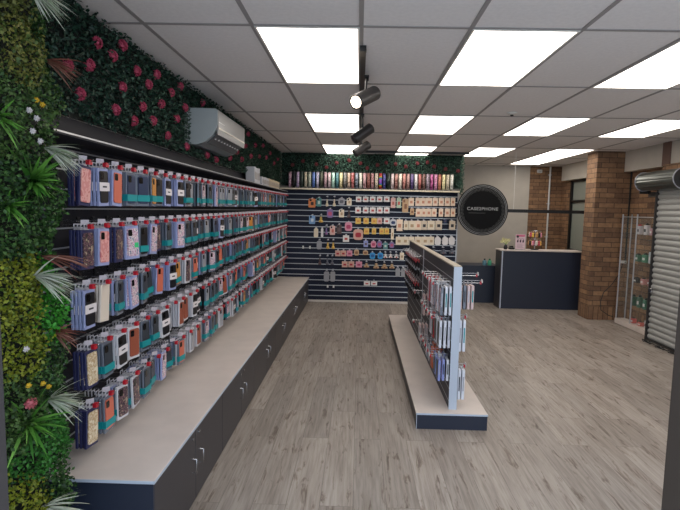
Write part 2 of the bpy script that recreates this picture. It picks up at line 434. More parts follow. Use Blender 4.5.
# ================================================================== IVY MATS AND FLOWERS
def leaves(name, ms, P, N, size, rng, parent=None, droop=.3, wide=.55):
    """P: n x 3 positions, N: n x 3 outward directions; one kite leaf each"""
    n = len(P); A = N*rng.uniform(.2, 1.0, (n, 1))+rng.normal(0, .75, (n, 3)); A[:, 2] -= droop
    A /= np.linalg.norm(A, axis=1)[:, None]
    B = np.cross(A, N+rng.normal(0, .5, (n, 3))); B /= np.linalg.norm(B, axis=1)[:, None]
    C = np.cross(B, A); s = (size*rng.uniform(.6, 1.25, n))[:, None]
    V = np.stack([P, P+A*s*.5+B*s*wide*.5+C*s*.12, P+A*s, P+A*s*.5-B*s*wide*.5+C*s*.12], 1).reshape(-1, 3)
    me = bpy.data.meshes.new(name)
    me.vertices.add(4*n); me.vertices.foreach_set('co', V.ravel())
    me.loops.add(6*n); me.polygons.add(2*n)
    b = np.arange(n)[:, None]*4
    me.loops.foreach_set('vertex_index', (b+np.array([[0, 1, 2, 0, 2, 3]])).ravel().astype(np.int32))
    me.polygons.foreach_set('loop_start', (np.arange(2*n)*3).astype(np.int32))
    me.update(calc_edges=True); me.validate()
    me.materials.append(ms)
    return link(name, me, parent)
rng = np.random.default_rng(4)
M_ivy = leaf_mat('ivy_leaf', [(16, 32, 28), (28, 54, 42), (44, 76, 58), (20, 42, 36), (76, 104, 84)])
M_ivyb = mat('ivy_backing', (10, 20, 15), .9)
def mat_region(n, axis, a0, a1, z0, z1, depth):
    a = rng.uniform(a0, a1, n); z = rng.uniform(z0, z1, n); d = rng.uniform(.01, depth, n)
    z += rng.normal(0, .012, n)*(rng.random(n) < .3)
    if axis == 'left': return np.stack([XL+d, a, np.minimum(z, CEIL-.01)], 1), np.tile([1., 0, 0], (n, 1))
    return np.stack([a, YB-d, np.minimum(z, CEIL-.01)], 1), np.tile([0., -1, 0], (n, 1))
P, N = mat_region(26000, 'left', 1.98, YB-.06, 2.105, CEIL-.012, .07)
kp = ~((P[:, 1] > 4.0) & (P[:, 1] < 4.99) & (P[:, 2] < 2.50) & (P[:, 2] > 2.17)); P, N = P[kp], N[kp]
o = leaves('ivy_leaves', M_ivy, P, N, .026, rng); tag(o, 'dark green artificial ivy mat covering the top of the left wall', 'ivy', kind='stuff')
MB().box(XL+.0005, XL+.008, 1.98, YB-.005, 2.105, CEIL-.003).build('backing_mat', M_ivyb, o)
P, N = mat_region(13000, 'back', XL+.06, 1.80, 2.10, CEIL-.012, .07)
P2, N2 = mat_region(500, 'back', 1.765, 1.83, 1.98, CEIL-.012, .05)
o = leaves('ivy_leaves', leaf_mat('ivy_leaf_back', [(28, 50, 42), (46, 80, 64), (70, 106, 88), (26, 46, 40), (92, 124, 108)]), np.concatenate([P, P2]), np.concatenate([N, N2]), .028, rng); tag(o, 'green artificial ivy mat above the roll shelf on the back wall', 'ivy', kind='stuff')
MB().box(XL+.06, 1.79, YB-.008, YB-.0005, 2.09, CEIL-.003).build('backing_mat', M_ivyb, o)
# flower: ball of petals
def flower_mesh(name, m_, r, n=44, seed=1):
    q = random.Random(seed); b = MB()
    for i in range(n):
        ph = math.acos(1-1.1*(i+.5)/n); th = i*2.399
        d = W((math.sin(ph)*math.cos(th), math.sin(ph)*math.sin(th), math.cos(ph)))
        a = d.orthogonal().normalized(); a = (a+W((q.uniform(-1, 1),)*3)*.3).normalized(); c = d.cross(a).normalized()
        p = d*r*.35; tip = d*r; w = r*.42
        b.add([p, p.lerp(tip, .7)+a*w*.6+c*w*.2, tip+c*w*.5, tip-a*w*.1, p.lerp(tip, .7)-a*w*.6+c*w*.1], [(0, 1, 2), (0, 2, 3), (0, 3, 4)])
    b.lathe((0, 0, 0), [(.001, -.3*r), (.7*r, -.1*r), (.72*r, .25*r), (.45*r, .58*r), (.001, .68*r)], 10)
    return b.mesh(name, m_)
M_rose = leaf_mat('rose_petal', [(176, 66, 92), (196, 88, 112), (150, 48, 74)])
fl = flower_mesh('flower', M_rose, .034)
fpos = [(2.33, 2.325), (2.43, 2.216), (2.52, 2.381), (2.60, 2.517), (2.76, 2.50), (2.86, 2.355), (2.88, 2.595), (3.05, 2.50), (2.78, 2.21), (3.0, 2.19), (3.12, 2.30), (3.22, 2.46), (3.28, 2.24), (3.35, 2.56),
        (3.42, 2.38), (3.52, 2.18), (3.60, 2.50), (3.70, 2.33), (3.78, 2.59), (3.88, 2.45), (3.90, 2.15), (4.3, 2.58), (4.42, 2.14), (4.7, 2.13), (5.05, 2.35), (5.12, 2.55), (5.2, 2.2), (5.35, 2.45), (5.5, 2.3),
        (5.6, 2.57), (5.72, 2.24), (5.9, 2.42), (6.05, 2.58), (6.2, 2.33), (6.45, 2.5), (6.7, 2.38), (6.95, 2.56), (7.2, 2.42), (7.5, 2.52), (7.85, 2.4), (8.2, 2.5)]
for i, (y, z) in enumerate(fpos):
    o = link('artificial_flower', fl, None, (XL+.062, y, z)); o.rotation_euler = (rng.uniform(-.3, .3), PI/2+rng.uniform(-.3, .3), 0)
    tag(o, 'dusky pink artificial flower in the left ivy, %s flower from the near end' % nth(i+1), 'flower', 'pink flowers in the ivy')
bpos = [(-1.2, 2.45), (-1.02, 2.52), (-.78, 2.47), (-.6, 2.42), (-.42, 2.5), (-.2, 2.55), (0, 2.5), (.12, 2.42), (.3, 2.48), (.45, 2.52), (.62, 2.5), (.8, 2.46), (1.0, 2.52), (1.18, 2.54), (1.3, 2.47), (1.5, 2.43), (1.72, 2.40)]
flb = flower_mesh('flower', leaf_mat('rose_petal_back', [(112, 52, 58), (138, 66, 72)]), .036)
for i, (x, z) in enumerate(bpos):
    o = link('artificial_flower', flb, None, (x, YB-.062, z)); o.rotation_euler = (PI/2, 0, rng.uniform(-.3, .3))
    tag(o, 'dusky red flower in the back wall ivy, %s flower from the left corner' % nth(i+1), 'flower', 'red flowers in the back ivy')

# ================================================================== PLANT WALL BESIDE THE DOORWAY
GXW = -1.305
pw = MB().box(-1.459, GXW, 1.05, 1.955, 0, CEIL-.001).build('plant_wall_board', mat('plant_board', (16, 26, 18), .9))
tag(pw, 'dark backing board of the artificial plant wall by the doorway', 'plant board')
seeds = [  # y, z, palette, leaf size, label
 (1.72, 2.46, 'olive', .017, 'olive yellow boxwood foliage at the top of the plant wall'),
 (1.90, 2.52, 'deep', .018, 'dark foliage under the ceiling at the corner of the plant wall'),
 (1.76, 2.18, 'gold', .016, 'golden green foliage above the yellow flowers'),
 (1.72, 2.02, 'mid', .016, 'mid green boxwood around the yellow and white flowers'),
 (1.90, 2.05, 'mid', .016, 'mid green boxwood beside the red brown grass tuft'),
 (1.90, 1.70, 'deep', .017, 'dark green foliage beside the second row of phone cases'),
 (1.70, 1.62, 'deep', .017, 'dark green foliage below the broad leaved plant'),
 (1.70, 1.33, 'lime', .016, 'yellow green foliage left of the pale grass tuft'),
 (1.90, 1.23, 'bright', .018, 'bright green leafy clump beside the lilac phone cases'),
 (1.74, 1.13, 'lime', .016, 'yellow green foliage below the bright green clump'),
 (1.86, 1.02, 'deep', .017, 'dark green foliage above the lower pale grass tuft'),
 (1.70, .93, 'mid', .017, 'mid green foliage around the low yellow flowers'),
 (1.86, .72, 'grassy', .018, 'fresh green foliage beside the bottom row of phone cases'),
 (1.90, .50, 'deep', .017, 'dark green foliage beside the end of the cream bench'),
 (1.72, .47, 'lime', .016, 'yellow flowering foliage near the foot of the plant wall'),
 (1.85, .2, 'deep', .018, 'dark foliage at the floor end of the plant wall')]
pal = {'olive': [(66, 76, 34), (92, 98, 46), (112, 112, 56), (50, 64, 30)], 'deep': [(24, 48, 22), (38, 68, 30), (60, 94, 44), (80, 114, 58)],
       'gold': [(104, 106, 46), (130, 126, 62), (80, 96, 42), (58, 80, 36)], 'mid': [(40, 66, 30), (60, 90, 42), (88, 114, 58), (34, 54, 28)],
       'lime': [(104, 112, 26), (134, 140, 36), (66, 92, 26), (150, 150, 52)], 'bright': [(48, 128, 30), (66, 154, 44), (34, 98, 26), (82, 160, 58)],
       'grassy': [(34, 82, 28), (52, 112, 40), (72, 136, 54), (26, 62, 24)]}
n = 30000
yy = rng.uniform(1.40, 1.985, n); zz = rng.uniform(0.02, CEIL-.02, n)
S = np.array([(s[0], s[1]) for s in seeds]); D = np.hypot(yy[:, None]-S[None, :, 0]+rng.normal(0, .015, (n, 1)), zz[:, None]-S[None, :, 1]+rng.normal(0, .015, (n, 1)))
idx = D.argmin(1); dm = D.min(1)
bulge = .045+.075*np.clip(1-(dm/.2)**2, 0, 1)+.02*np.sin(zz*31)*np.sin(yy*40)
edge = np.clip((2.0-yy)/.05, 0, 1)
xx = GXW+bulge*edge*np.sqrt(rng.uniform(.3, 1, n))
for i, s in enumerate(seeds):
    mk = idx == i
    nn = mk.sum(); P = np.stack([xx[mk], yy[mk], zz[mk]], 1); N = np.tile([.8, -.5, .25], (nn, 1))+rng.normal(0, .2, (nn, 3))
    o = leaves('foliage_clump', leaf_mat('leaf_'+str(i), pal[s[2]]), P, N, s[3], rng, droop=0, wide=.7)
    tag(o, s[4], 'foliage', 'foliage of the plant wall', 'stuff')
def blades(name, m_, loc, n, length, spread, seed, width=.005, dirv=(1, -.1, -.1), droop=.5):
    q = random.Random(seed); b = MB(); base = W(dirv).normalized()
    for i in range(n):
        d = (base+W((q.gauss(0, spread), q.gauss(0, spread), q.gauss(0, spread)))).normalized(); L = length*q.uniform(.6, 1.1)
        side = d.cross(W((q.uniform(-1, 1), q.uniform(-1, 1), 1))).normalized(); p = W((0, 0, 0)); pts = []
        for k in range(6):
            t = k/5; w = width*(1-t**1.6)+.0004; pts.append((p-side*w, p+side*w)); d = (d+W((0, 0, -droop*.2))).normalized(); p = p+d*L/5
        V = [x for pr in pts for x in pr]
        b.add(V, [(2*k, 2*k+1, 2*k+3, 2*k+2) for k in range(5)], True)
    return b.build(name, m_, None, loc)
M_pale = leaf_mat('pale_grass', [(178, 184, 164), (206, 206, 192), (140, 156, 122), (220, 218, 204)])
M_rust = leaf_mat('rust_grass', [(120, 70, 62), (148, 92, 80), (96, 64, 48), (170, 120, 104)])
M_gr = leaf_mat('green_blade', [(52, 104, 36), (88, 144, 54), (116, 166, 74)])
bx = GXW+.09
T = [('w', M_pale, (bx, 1.80, 2.45), 64, .17, .24, 'pale grass tuft at the top of the plant wall', (1, .25, -.45)),
     ('r', M_rust, (bx, 1.90, 2.22), 36, .14, .24, 'red brown grass tuft over the pink flowers', (1, .25, -.3)),
     ('w', M_pale, (bx, 1.87, 1.885), 70, .15, .24, 'pale grass tuft beside the top row of phone cases', (1, .2, -.3)),
     ('w', M_pale, (bx, 1.78, 1.40), 70, .17, .26, 'pale grass tuft between second and third rows of phone cases', (1, .2, -.08)),
     ('r', M_rust, (bx, 1.83, 1.47), 34, .17, .2, 'rusty grass tuft behind the pale tuft at mid height', (1, .3, -.02)),
     ('r', M_rust, (bx, 1.88, 1.16), 34, .11, .28, 'rusty grass tuft above the fourth row of phone cases', (1, .1, -.1)),
     ('w', M_pale, (bx, 1.83, .90), 66, .15, .3, 'pale grass tuft level with the bottom row of phone cases', (1, .2, .05)),
     ('w', M_pale, (bx, 1.77, .49), 60, .17, .3, 'pale grass tuft beside the end of the bench top', (1, .2, 0))]
for i, (k_, mm, loc, n_, L_, sp, lab, dv) in enumerate(T):
    o = blades('grass_tuft', mm, loc, n_, L_, sp, 10+i, .0042, dv); tag(o, lab, 'grass', 'grass tufts on the plant wall')
for i, (loc, lab, n_, L_, w_, sp) in enumerate([((bx-.02, 1.82, 1.755), 'bright green broad leaved plant below the second pale grass tuft', 48, .15, .011, .55),
        ((bx-.02, 1.66, 1.96), 'bright green spiky plant at the left edge, upper plant wall', 24, .11, .006, .5),
        ((bx-.02, 1.68, 1.66), 'bright green spiky plant at the left edge, mid plant wall', 26, .12, .007, .5),
        ((bx-.02, 1.74, .84), 'long bladed green plant below the low yellow flowers', 26, .20, .008, .45)]):
    o = blades('leafy_plant', M_gr, loc, n_, L_, sp, 40+i, w_, (.8, -.4, .1), .4); tag(o, lab, 'plant', 'leafy plants on the plant wall')
ye = flower_mesh('flower', mat('yellow_petal', (206, 168, 40), .6), .011, 14); wh = flower_mesh('flower', mat('white_petal', (205, 198, 196), .6), .012, 14); pkf = flower_mesh('flower', mat('pink_petal', (178, 90, 96), .6), .024, 20)
FX = GXW+.125
for me_, y, z, lab in ((ye, 1.777, 2.044, 'left one of the two small yellow flowers high on the plant wall'), (ye, 1.809, 2.035, 'right one of the two small yellow flowers high on the plant wall'),
        (wh, 1.774, 1.979, 'white flower below the high yellow pair'), (wh, 1.735, 2.0, 'small white flower left of the high white flower'), (wh, 1.75, 1.93, 'lowest white flower of the high cluster'),
        (wh, 1.79, 1.90, 'white flower near the upper spiky plant'), (wh, 1.67, 1.153, 'white daisy at the left edge below mid height'),
        (ye, 1.675, 1.017, 'leftmost of the three low yellow flowers'), (ye, 1.753, .996, 'middle one of the three low yellow flowers'), (ye, 1.785, .972, 'rightmost of the three low yellow flowers'),
        (pkf, 1.68, .95, 'large pink flower at the left edge below the yellow flowers')):
    o = link('artificial_flower', me_, None, (FX, y, z)); o.rotation_euler = (0, PI/2, -.5); tag(o, lab, 'flower', 'small flowers on the plant wall')

# ================================================================== WALL OF PHONE CASES
M_clear = mat('clear_pack', (112, 118, 130), .2, coat=.3); M_lilac = mat('lilac_pack', (158, 166, 206), .4); M_wpack = mat('white_pack', (214, 212, 216), .4)
M_cream = MATS['cream_plaster']; M_creamp = mat('cream_pack', (222, 208, 192), .45); M_navyp = mat('navy_pack', (40, 42, 84), .5); M_redp = mat('red_pack', (186, 52, 60), .45)
M_slate = mat('slate_cover', (52, 58, 66), .35); M_bcase = mat('black_cover', (28, 28, 32), .3); M_amber = mat('amber_cover', (196, 132, 60), .35)
M_coral = mat('coral_cover', (206, 108, 84), .45); M_rust_c = mat('rust_cover', (150, 78, 56), .45); M_sal = print_mat('salmon_marble', [(214, 140, 136), (226, 168, 160), (204, 120, 120)], 30)
M_ncase = mat('navy_cover', (44, 56, 84), .35); M_gry = mat('silver_cover', (168, 170, 178), .3, .3)
M_flor = print_mat('floral_cover', [(216, 196, 206), (186, 140, 160), (226, 214, 210), (120, 126, 150)], 55)
M_dflor = print_mat('dark_floral_cover', [(40, 36, 44), (120, 84, 92), (30, 30, 36), (170, 150, 130)], 70)
M_cflor = print_mat('cream_floral_cover', [(214, 196, 164), (190, 160, 120), (228, 214, 188)], 60)
M_label = mat('label_white', (226, 218, 218), .5); M_ink = mat('print_ink', (50, 48, 52), .6); M_hole = mat('lens_black', (8, 8, 10), .2)
M_tab = mat('hang_tab', (196, 194, 200), .4); M_green = mat('green_sticker', (56, 200, 120), .5)

def hang_tab(t, w=.034, top=.012, bot=-.017, th=.0016):
    b = MB(); b.box(-th/2, th/2, -w/2, w/2, .007, top).box(-th/2, th/2, -w/2, w/2, bot, -.006).box(-th/2, th/2, -w/2, -w/2+.006, -.006, .007).box(-th/2, th/2, w/2-.006, w/2, -.006, .007)
    return b.build('hang_tab', M_tab, t)
PK = {}
def pack(key, boxm, coverm, words, band=None, label=False, sticker=False, lens=True):
    """faces +X, hangs from the origin"""
    t = empty('phone_case')
    MB().cbox(-.006, .006, -.0435, .0435, -.197, -.016, .0018).build('pack_box', boxm, t)
    hang_tab(t)
    if coverm:
        c = MB().prism(rrect(.070, .152, .011, 0, -.105), 0, .0061, .0105).build('phone_cover', coverm, t)
        if lens:
            b = MB().prism(rrect(.026, .034, .006, -.018, -.052), 0, .0106, .0125); b.build('camera_opening', M_hole, c)
    if band: MB().box(-.0075, .0130, -.045, .045, -.170, -.134).build('paper_band', M_teal, t)
    if label:
        l = MB().box(.0108, .0128, -.044, .044, -.125, -.083).build('paper_label', M_label, t)
        MB().box(.0129, .0133, -.018, .018, -.108, -.100).build('label_print', M_ink, l)
    if sticker: MB().box(.0106, .0114, .008, .034, -.135, -.108).build('sticker', M_green, t)
    index(t); PK[key] = (t, words); t['used'] = 0
pack('ts', M_clear, M_slate, 'slate phone case with teal band', band=True)
pack('tb', M_clear, M_bcase, 'black phone case with teal band', band=True)
pack('tn', M_clear, M_ncase, 'navy phone case with teal band', band=True)
pack('ta', M_clear, M_amber, 'amber phone case with teal band', band=True)
pack('tf', M_clear, M_flor, 'floral phone case with teal band', band=True)
pack('tg', M_clear, M_gry, 'silver phone case with teal band', band=True)
pack('tr', M_clear, M_coral, 'coral phone case with teal band', band=True)
pack('lw', M_lilac, M_bcase, 'lilac boxed case with white label', label=True)
pack('ww', M_wpack, M_bcase, 'white boxed case with white label', label=True)
pack('lc', M_lilac, M_coral, 'coral phone case in lilac box')
pack('lp', M_lilac, M_sal, 'marbled pink case in lilac box')
pack('lf', M_lilac, M_flor, 'floral case in lilac box')
pack('ls', M_lilac, M_flor, 'stickered floral case in lilac box', sticker=True)
pack('np', M_navyp, M_sal, 'marbled pink case in navy box', lens=False)
pack('nd', M_navyp, M_dflor, 'dark patterned case in navy box', lens=False)
pack('nc', M_navyp, M_cflor, 'cream patterned case in navy box', lens=False)
pack('cr', M_creamp, None, 'plain cream boxed phone case')
pack('wr', M_wpack, M_rust_c, 'rust brown case in white box')
pack('wf', M_wpack, M_dflor, 'dark floral case in white box')
pack('wg', M_wpack, M_gry, 'silver case in white box')
near = [['np', 'lw', 'lc', 'tn', 'tn', 'ta', 'tb', 'lw', 'lw', 'tb', 'tg', 'tb', 'tf', 'ts'],
        ['nd', 'lp', 'nd', 'ls', 'tb', 'lf', 'nd', 'ts', 'lf', 'ts', 'ts', 'ww', 'ts', 'tg'],
        ['lw', 'cr', 'ts', 'lf', 'ts', 'ts', 'lc', 'lw', 'ta', 'wf', 'tr', 'ww', 'tg', 'tf'],
        ['nc', 'ts', 'ww', 'wr', 'ts', 'ts', 'ww', 'wg', 'wr', 'wr', 'ww', 'ww', 'tg', 'ts'],
        ['nc', 'tr', 'wf', 'wf', 'ts', 'ts', 'lf', 'ts', 'tr', 'wg', 'wg', 'wr', 'tf', 'ts']]
rowname = ['top row', 'second row', 'third row', 'fourth row', 'bottom row']
zn = [1.862, 1.572, 1.295, 1.010, .728]; zf = [1.905, 1.630, 1.380, 1.110, .850]
NPEG = 43; rnd = random.Random(11)
pool = ['ts']*6+['tb']*5+['tn']*4+['ta']*1+['tf']*3+['tg']*4+['tr']*2+['lw', 'ww', 'wf', 'wg', 'wr', 'lf']
used = set()
def place(proto, loc, rz, label, group, tilt=0, cat='phone case'):
    t, words = proto
    if t.get('used') == 0: t['used'] = 1; o = t
    else:
        o = dup(t)
    o.location = loc; o.rotation_euler = (tilt, 0, rz)
    tag(o, label, cat, group); return o
# hook prototype
hk = empty('display_hook')
MB().tube([(0, 0, 0), (.236, 0, 0), (.25, 0, .012)], .0024, 6).build('rod', M_chrome, hk)
MB().tube([(.002, 0, .022), (.205, 0, .022)], .0018, 6).build('tag_rod', M_chrome, hk)
MB().box(0, .006, -.012, .012, -.012, .032).build('back_clip', M_blk, hk)
MB().prism([(.190, -.012), (.192, -.0135), (.216, .0105), (.214, .012)], 2, .008, .030).build('price_tag', M_tag, hk)
MB().prism(rrect(.028, .022, .006), 0, .222, .238).build('red_lock', M_red, hk)
index(hk); hk['used'] = 0
bulk = MB(); bulkm = [M_clear, M_lilac, M_bcase, M_wpack, M_teal, M_tab]
for r in range(5):
    for i in range(NPEG):
        y = 2.195+.145*i; t_ = i/(NPEG-1); z = zn[r]*(1-t_)+zf[r]*t_
        place((hk, ''), (XL+.003, y, z), 0, 'wire hook with price tag, %s from the plant wall, in the %s' % (nth(i+1), rowname[r]), 'hooks on the left wall', cat='hook')
        k = near[r][i] if i < 14 else rnd.choice(pool)
        rz = rnd.choice([rnd.uniform(-.12, .08), rnd.uniform(-.4, .25)]); tl = rnd.gauss(0, .045)
        if (r, i) in ((2, 1), (2, 6)): tl = -.10
        x0 = XL+rnd.choice([.212, .208, .2, .185, .165]) if i > 4 else XL+.212
        place(PK[k], (x0, y, z), rz, '%s fronting %s hook from the plant wall, %s' % (PK[k][1], nth(i+1), rowname[r]), 'phone cases on the left wall', tl)
        nb = 0
        if i < 5:
            nb = 3
            for b in range(nb):
                kk = k if rnd.random() < .6 or k[0] in 'nl' else rnd.choice(pool)
                place(PK[kk], (x0-.0165*(b+1), y+rnd.uniform(-.003, .003), z), rnd.uniform(-.06, .02), '%s, %s back on %s hook from plant wall, %s' % (PK[kk][1], nth(b+1), nth(i+1), rowname[r]), 'phone cases on the left wall')
        for b in range(nb, rnd.randint(4, 6) if i else 3):
            xc = x0-.0175*(b+1); yy_ = y+rnd.uniform(-.003, .003)
            bulk.cur = rnd.choice([0, 0, 2, 2, 1, 3]) if k[0] == 't' else (1 if k[0] in 'ln' else 3)
            bulk.box(xc-.006, xc+.006, yy_-.0435, yy_+.0435, z-.197, z-.016)
            if k[0] == 't' and rnd.random() < .7: bulk.cur = 4; bulk.box(xc-.007, xc+.007, yy_-.0448, yy_+.0448, z-.170, z-.134)
            bulk.cur = 5
            for q in (-1, 1): bulk.box(xc-.001, xc+.001, yy_+q*.013-.003, yy_+q*.013+.003, z-.016, z+.009)
            bulk.box(xc-.001, xc+.001, yy_-.016, yy_+.016, z+.008, z+.013)
tag(bulk.build('phone_case', bulkm), 'rear packs of phone cases filling the hooks behind the front cases', 'phone case', 'phone cases on the left wall', 'stuff')

# ================================================================== BACK WALL SHELF AND ROLLS
sh = MB().cbox(-1.40, 1.735, YB-.21, YB-.001, 2.018, 2.045, .002).build('wall_shelf', M_slat)
tag(sh, 'long cream edged shelf along the top of the navy back wall', 'shelf')
MB().box(-1.40, 1.735, YB-.2145, YB-.2101, 2.0185, 2.0445).build('front_edging', mat('cream_edging', (226, 214, 190), .45), sh)
RC = [('dusty pink', (196, 150, 170)), ('black', (30, 30, 34)), ('lilac', (176, 150, 186)), ('dark green', (40, 56, 48)), ('cream', (206, 190, 160)), ('sage', (160, 166, 146)), ('blue', (76, 110, 190)),
      ('pale violet', (196, 190, 220)), ('dark olive', (70, 76, 56)), ('mauve', (176, 136, 146)), ('pale pink', (206, 176, 180)), ('mint', (168, 216, 196)), ('teal', (70, 128, 136)), ('buttery', (226, 212, 150)),
      ('black and white', (120, 116, 112)), ('peach', (220, 186, 160)), ('coral', (206, 112, 110)), ('grey blue', (140, 150, 166)), ('ivory', (224, 216, 196)), ('rose', (204, 150, 156)), ('brick red', (150, 84, 74)),
      ('pink floral', (196, 140, 140)), ('beige', (206, 190, 166)), ('rainbow', (150, 120, 200)), ('violet blue', (70, 70, 150)), ('black leafy', (40, 60, 50)), ('pale rose', (214, 190, 190)), ('salmon', (190, 128, 116)),
      ('light cream', (224, 210, 190)), ('red floral', (190, 116, 106)), ('brown pink', (168, 122, 116)), ('deep violet', (80, 60, 120)), ('white spotted', (206, 200, 200)), ('warm red', (180, 92, 84)), ('brown', (120, 80, 72)),
      ('mauve grey', (150, 130, 146)), ('magenta', (196, 84, 150)), ('pink', (216, 130, 176)), ('orange violet', (206, 120, 90)), ('pale yellow', (226, 214, 150)), ('sand', (206, 190, 160)), ('off white', (226, 220, 206))]
xs = [-1.235, -1.15, -1.06]
rollm = MB().lathe((0, 0, 0), [(.0001, .002), (.0265, .002), (.0265, .286), (.0001, .286)], 14)
capm = MB().lathe((0, 0, 0), [(.0275, 0), (.0275, .012), (.0268, .0125)], 14).lathe((0, 0, 0), [(.0268, .278), (.0275, .279), (.0275, .291), (.006, .291), (.006, .285)], 14).mesh('end_cap', mat('roll_cap', (60, 56, 58), .5))
n_r = len(RC)
for i, (nm, c) in enumerate(RC):
    x = -1.235+(1.60+1.235)*i/(n_r-1)
    c = tuple(int(v*.8+(sum(c)/3)*.2) for v in c); b = tuple(min(255, v+36) for v in c); d = tuple(max(0, v-52) for v in c)
    if nm == 'rainbow': mm = print_mat('roll_'+str(i), [(200, 60, 60), (220, 160, 60), (80, 160, 90), (70, 100, 200), (140, 80, 180)], 1.2, 'bands')
    else: mm = print_mat('roll_'+str(i), [c, b, c, d], rnd.choice([30, 45, 60]), rnd.choice(['noise', 'voronoi', 'noise']))
    t = empty('vinyl_roll', (x, YB-.14+rnd.uniform(-.01, .01), 2.0455), rnd.uniform(0, 6))
    s_ = .98+rnd.uniform(0, .03)
    link('roll_sleeve', rollm.mesh('roll_sleeve', mm), t)
    link('end_cap', capm, t)
    tag(t, '%s patterned roll standing on the back shelf, %s from its left end' % (nm, nth(i+1)), 'roll', 'patterned rolls on the back shelf')

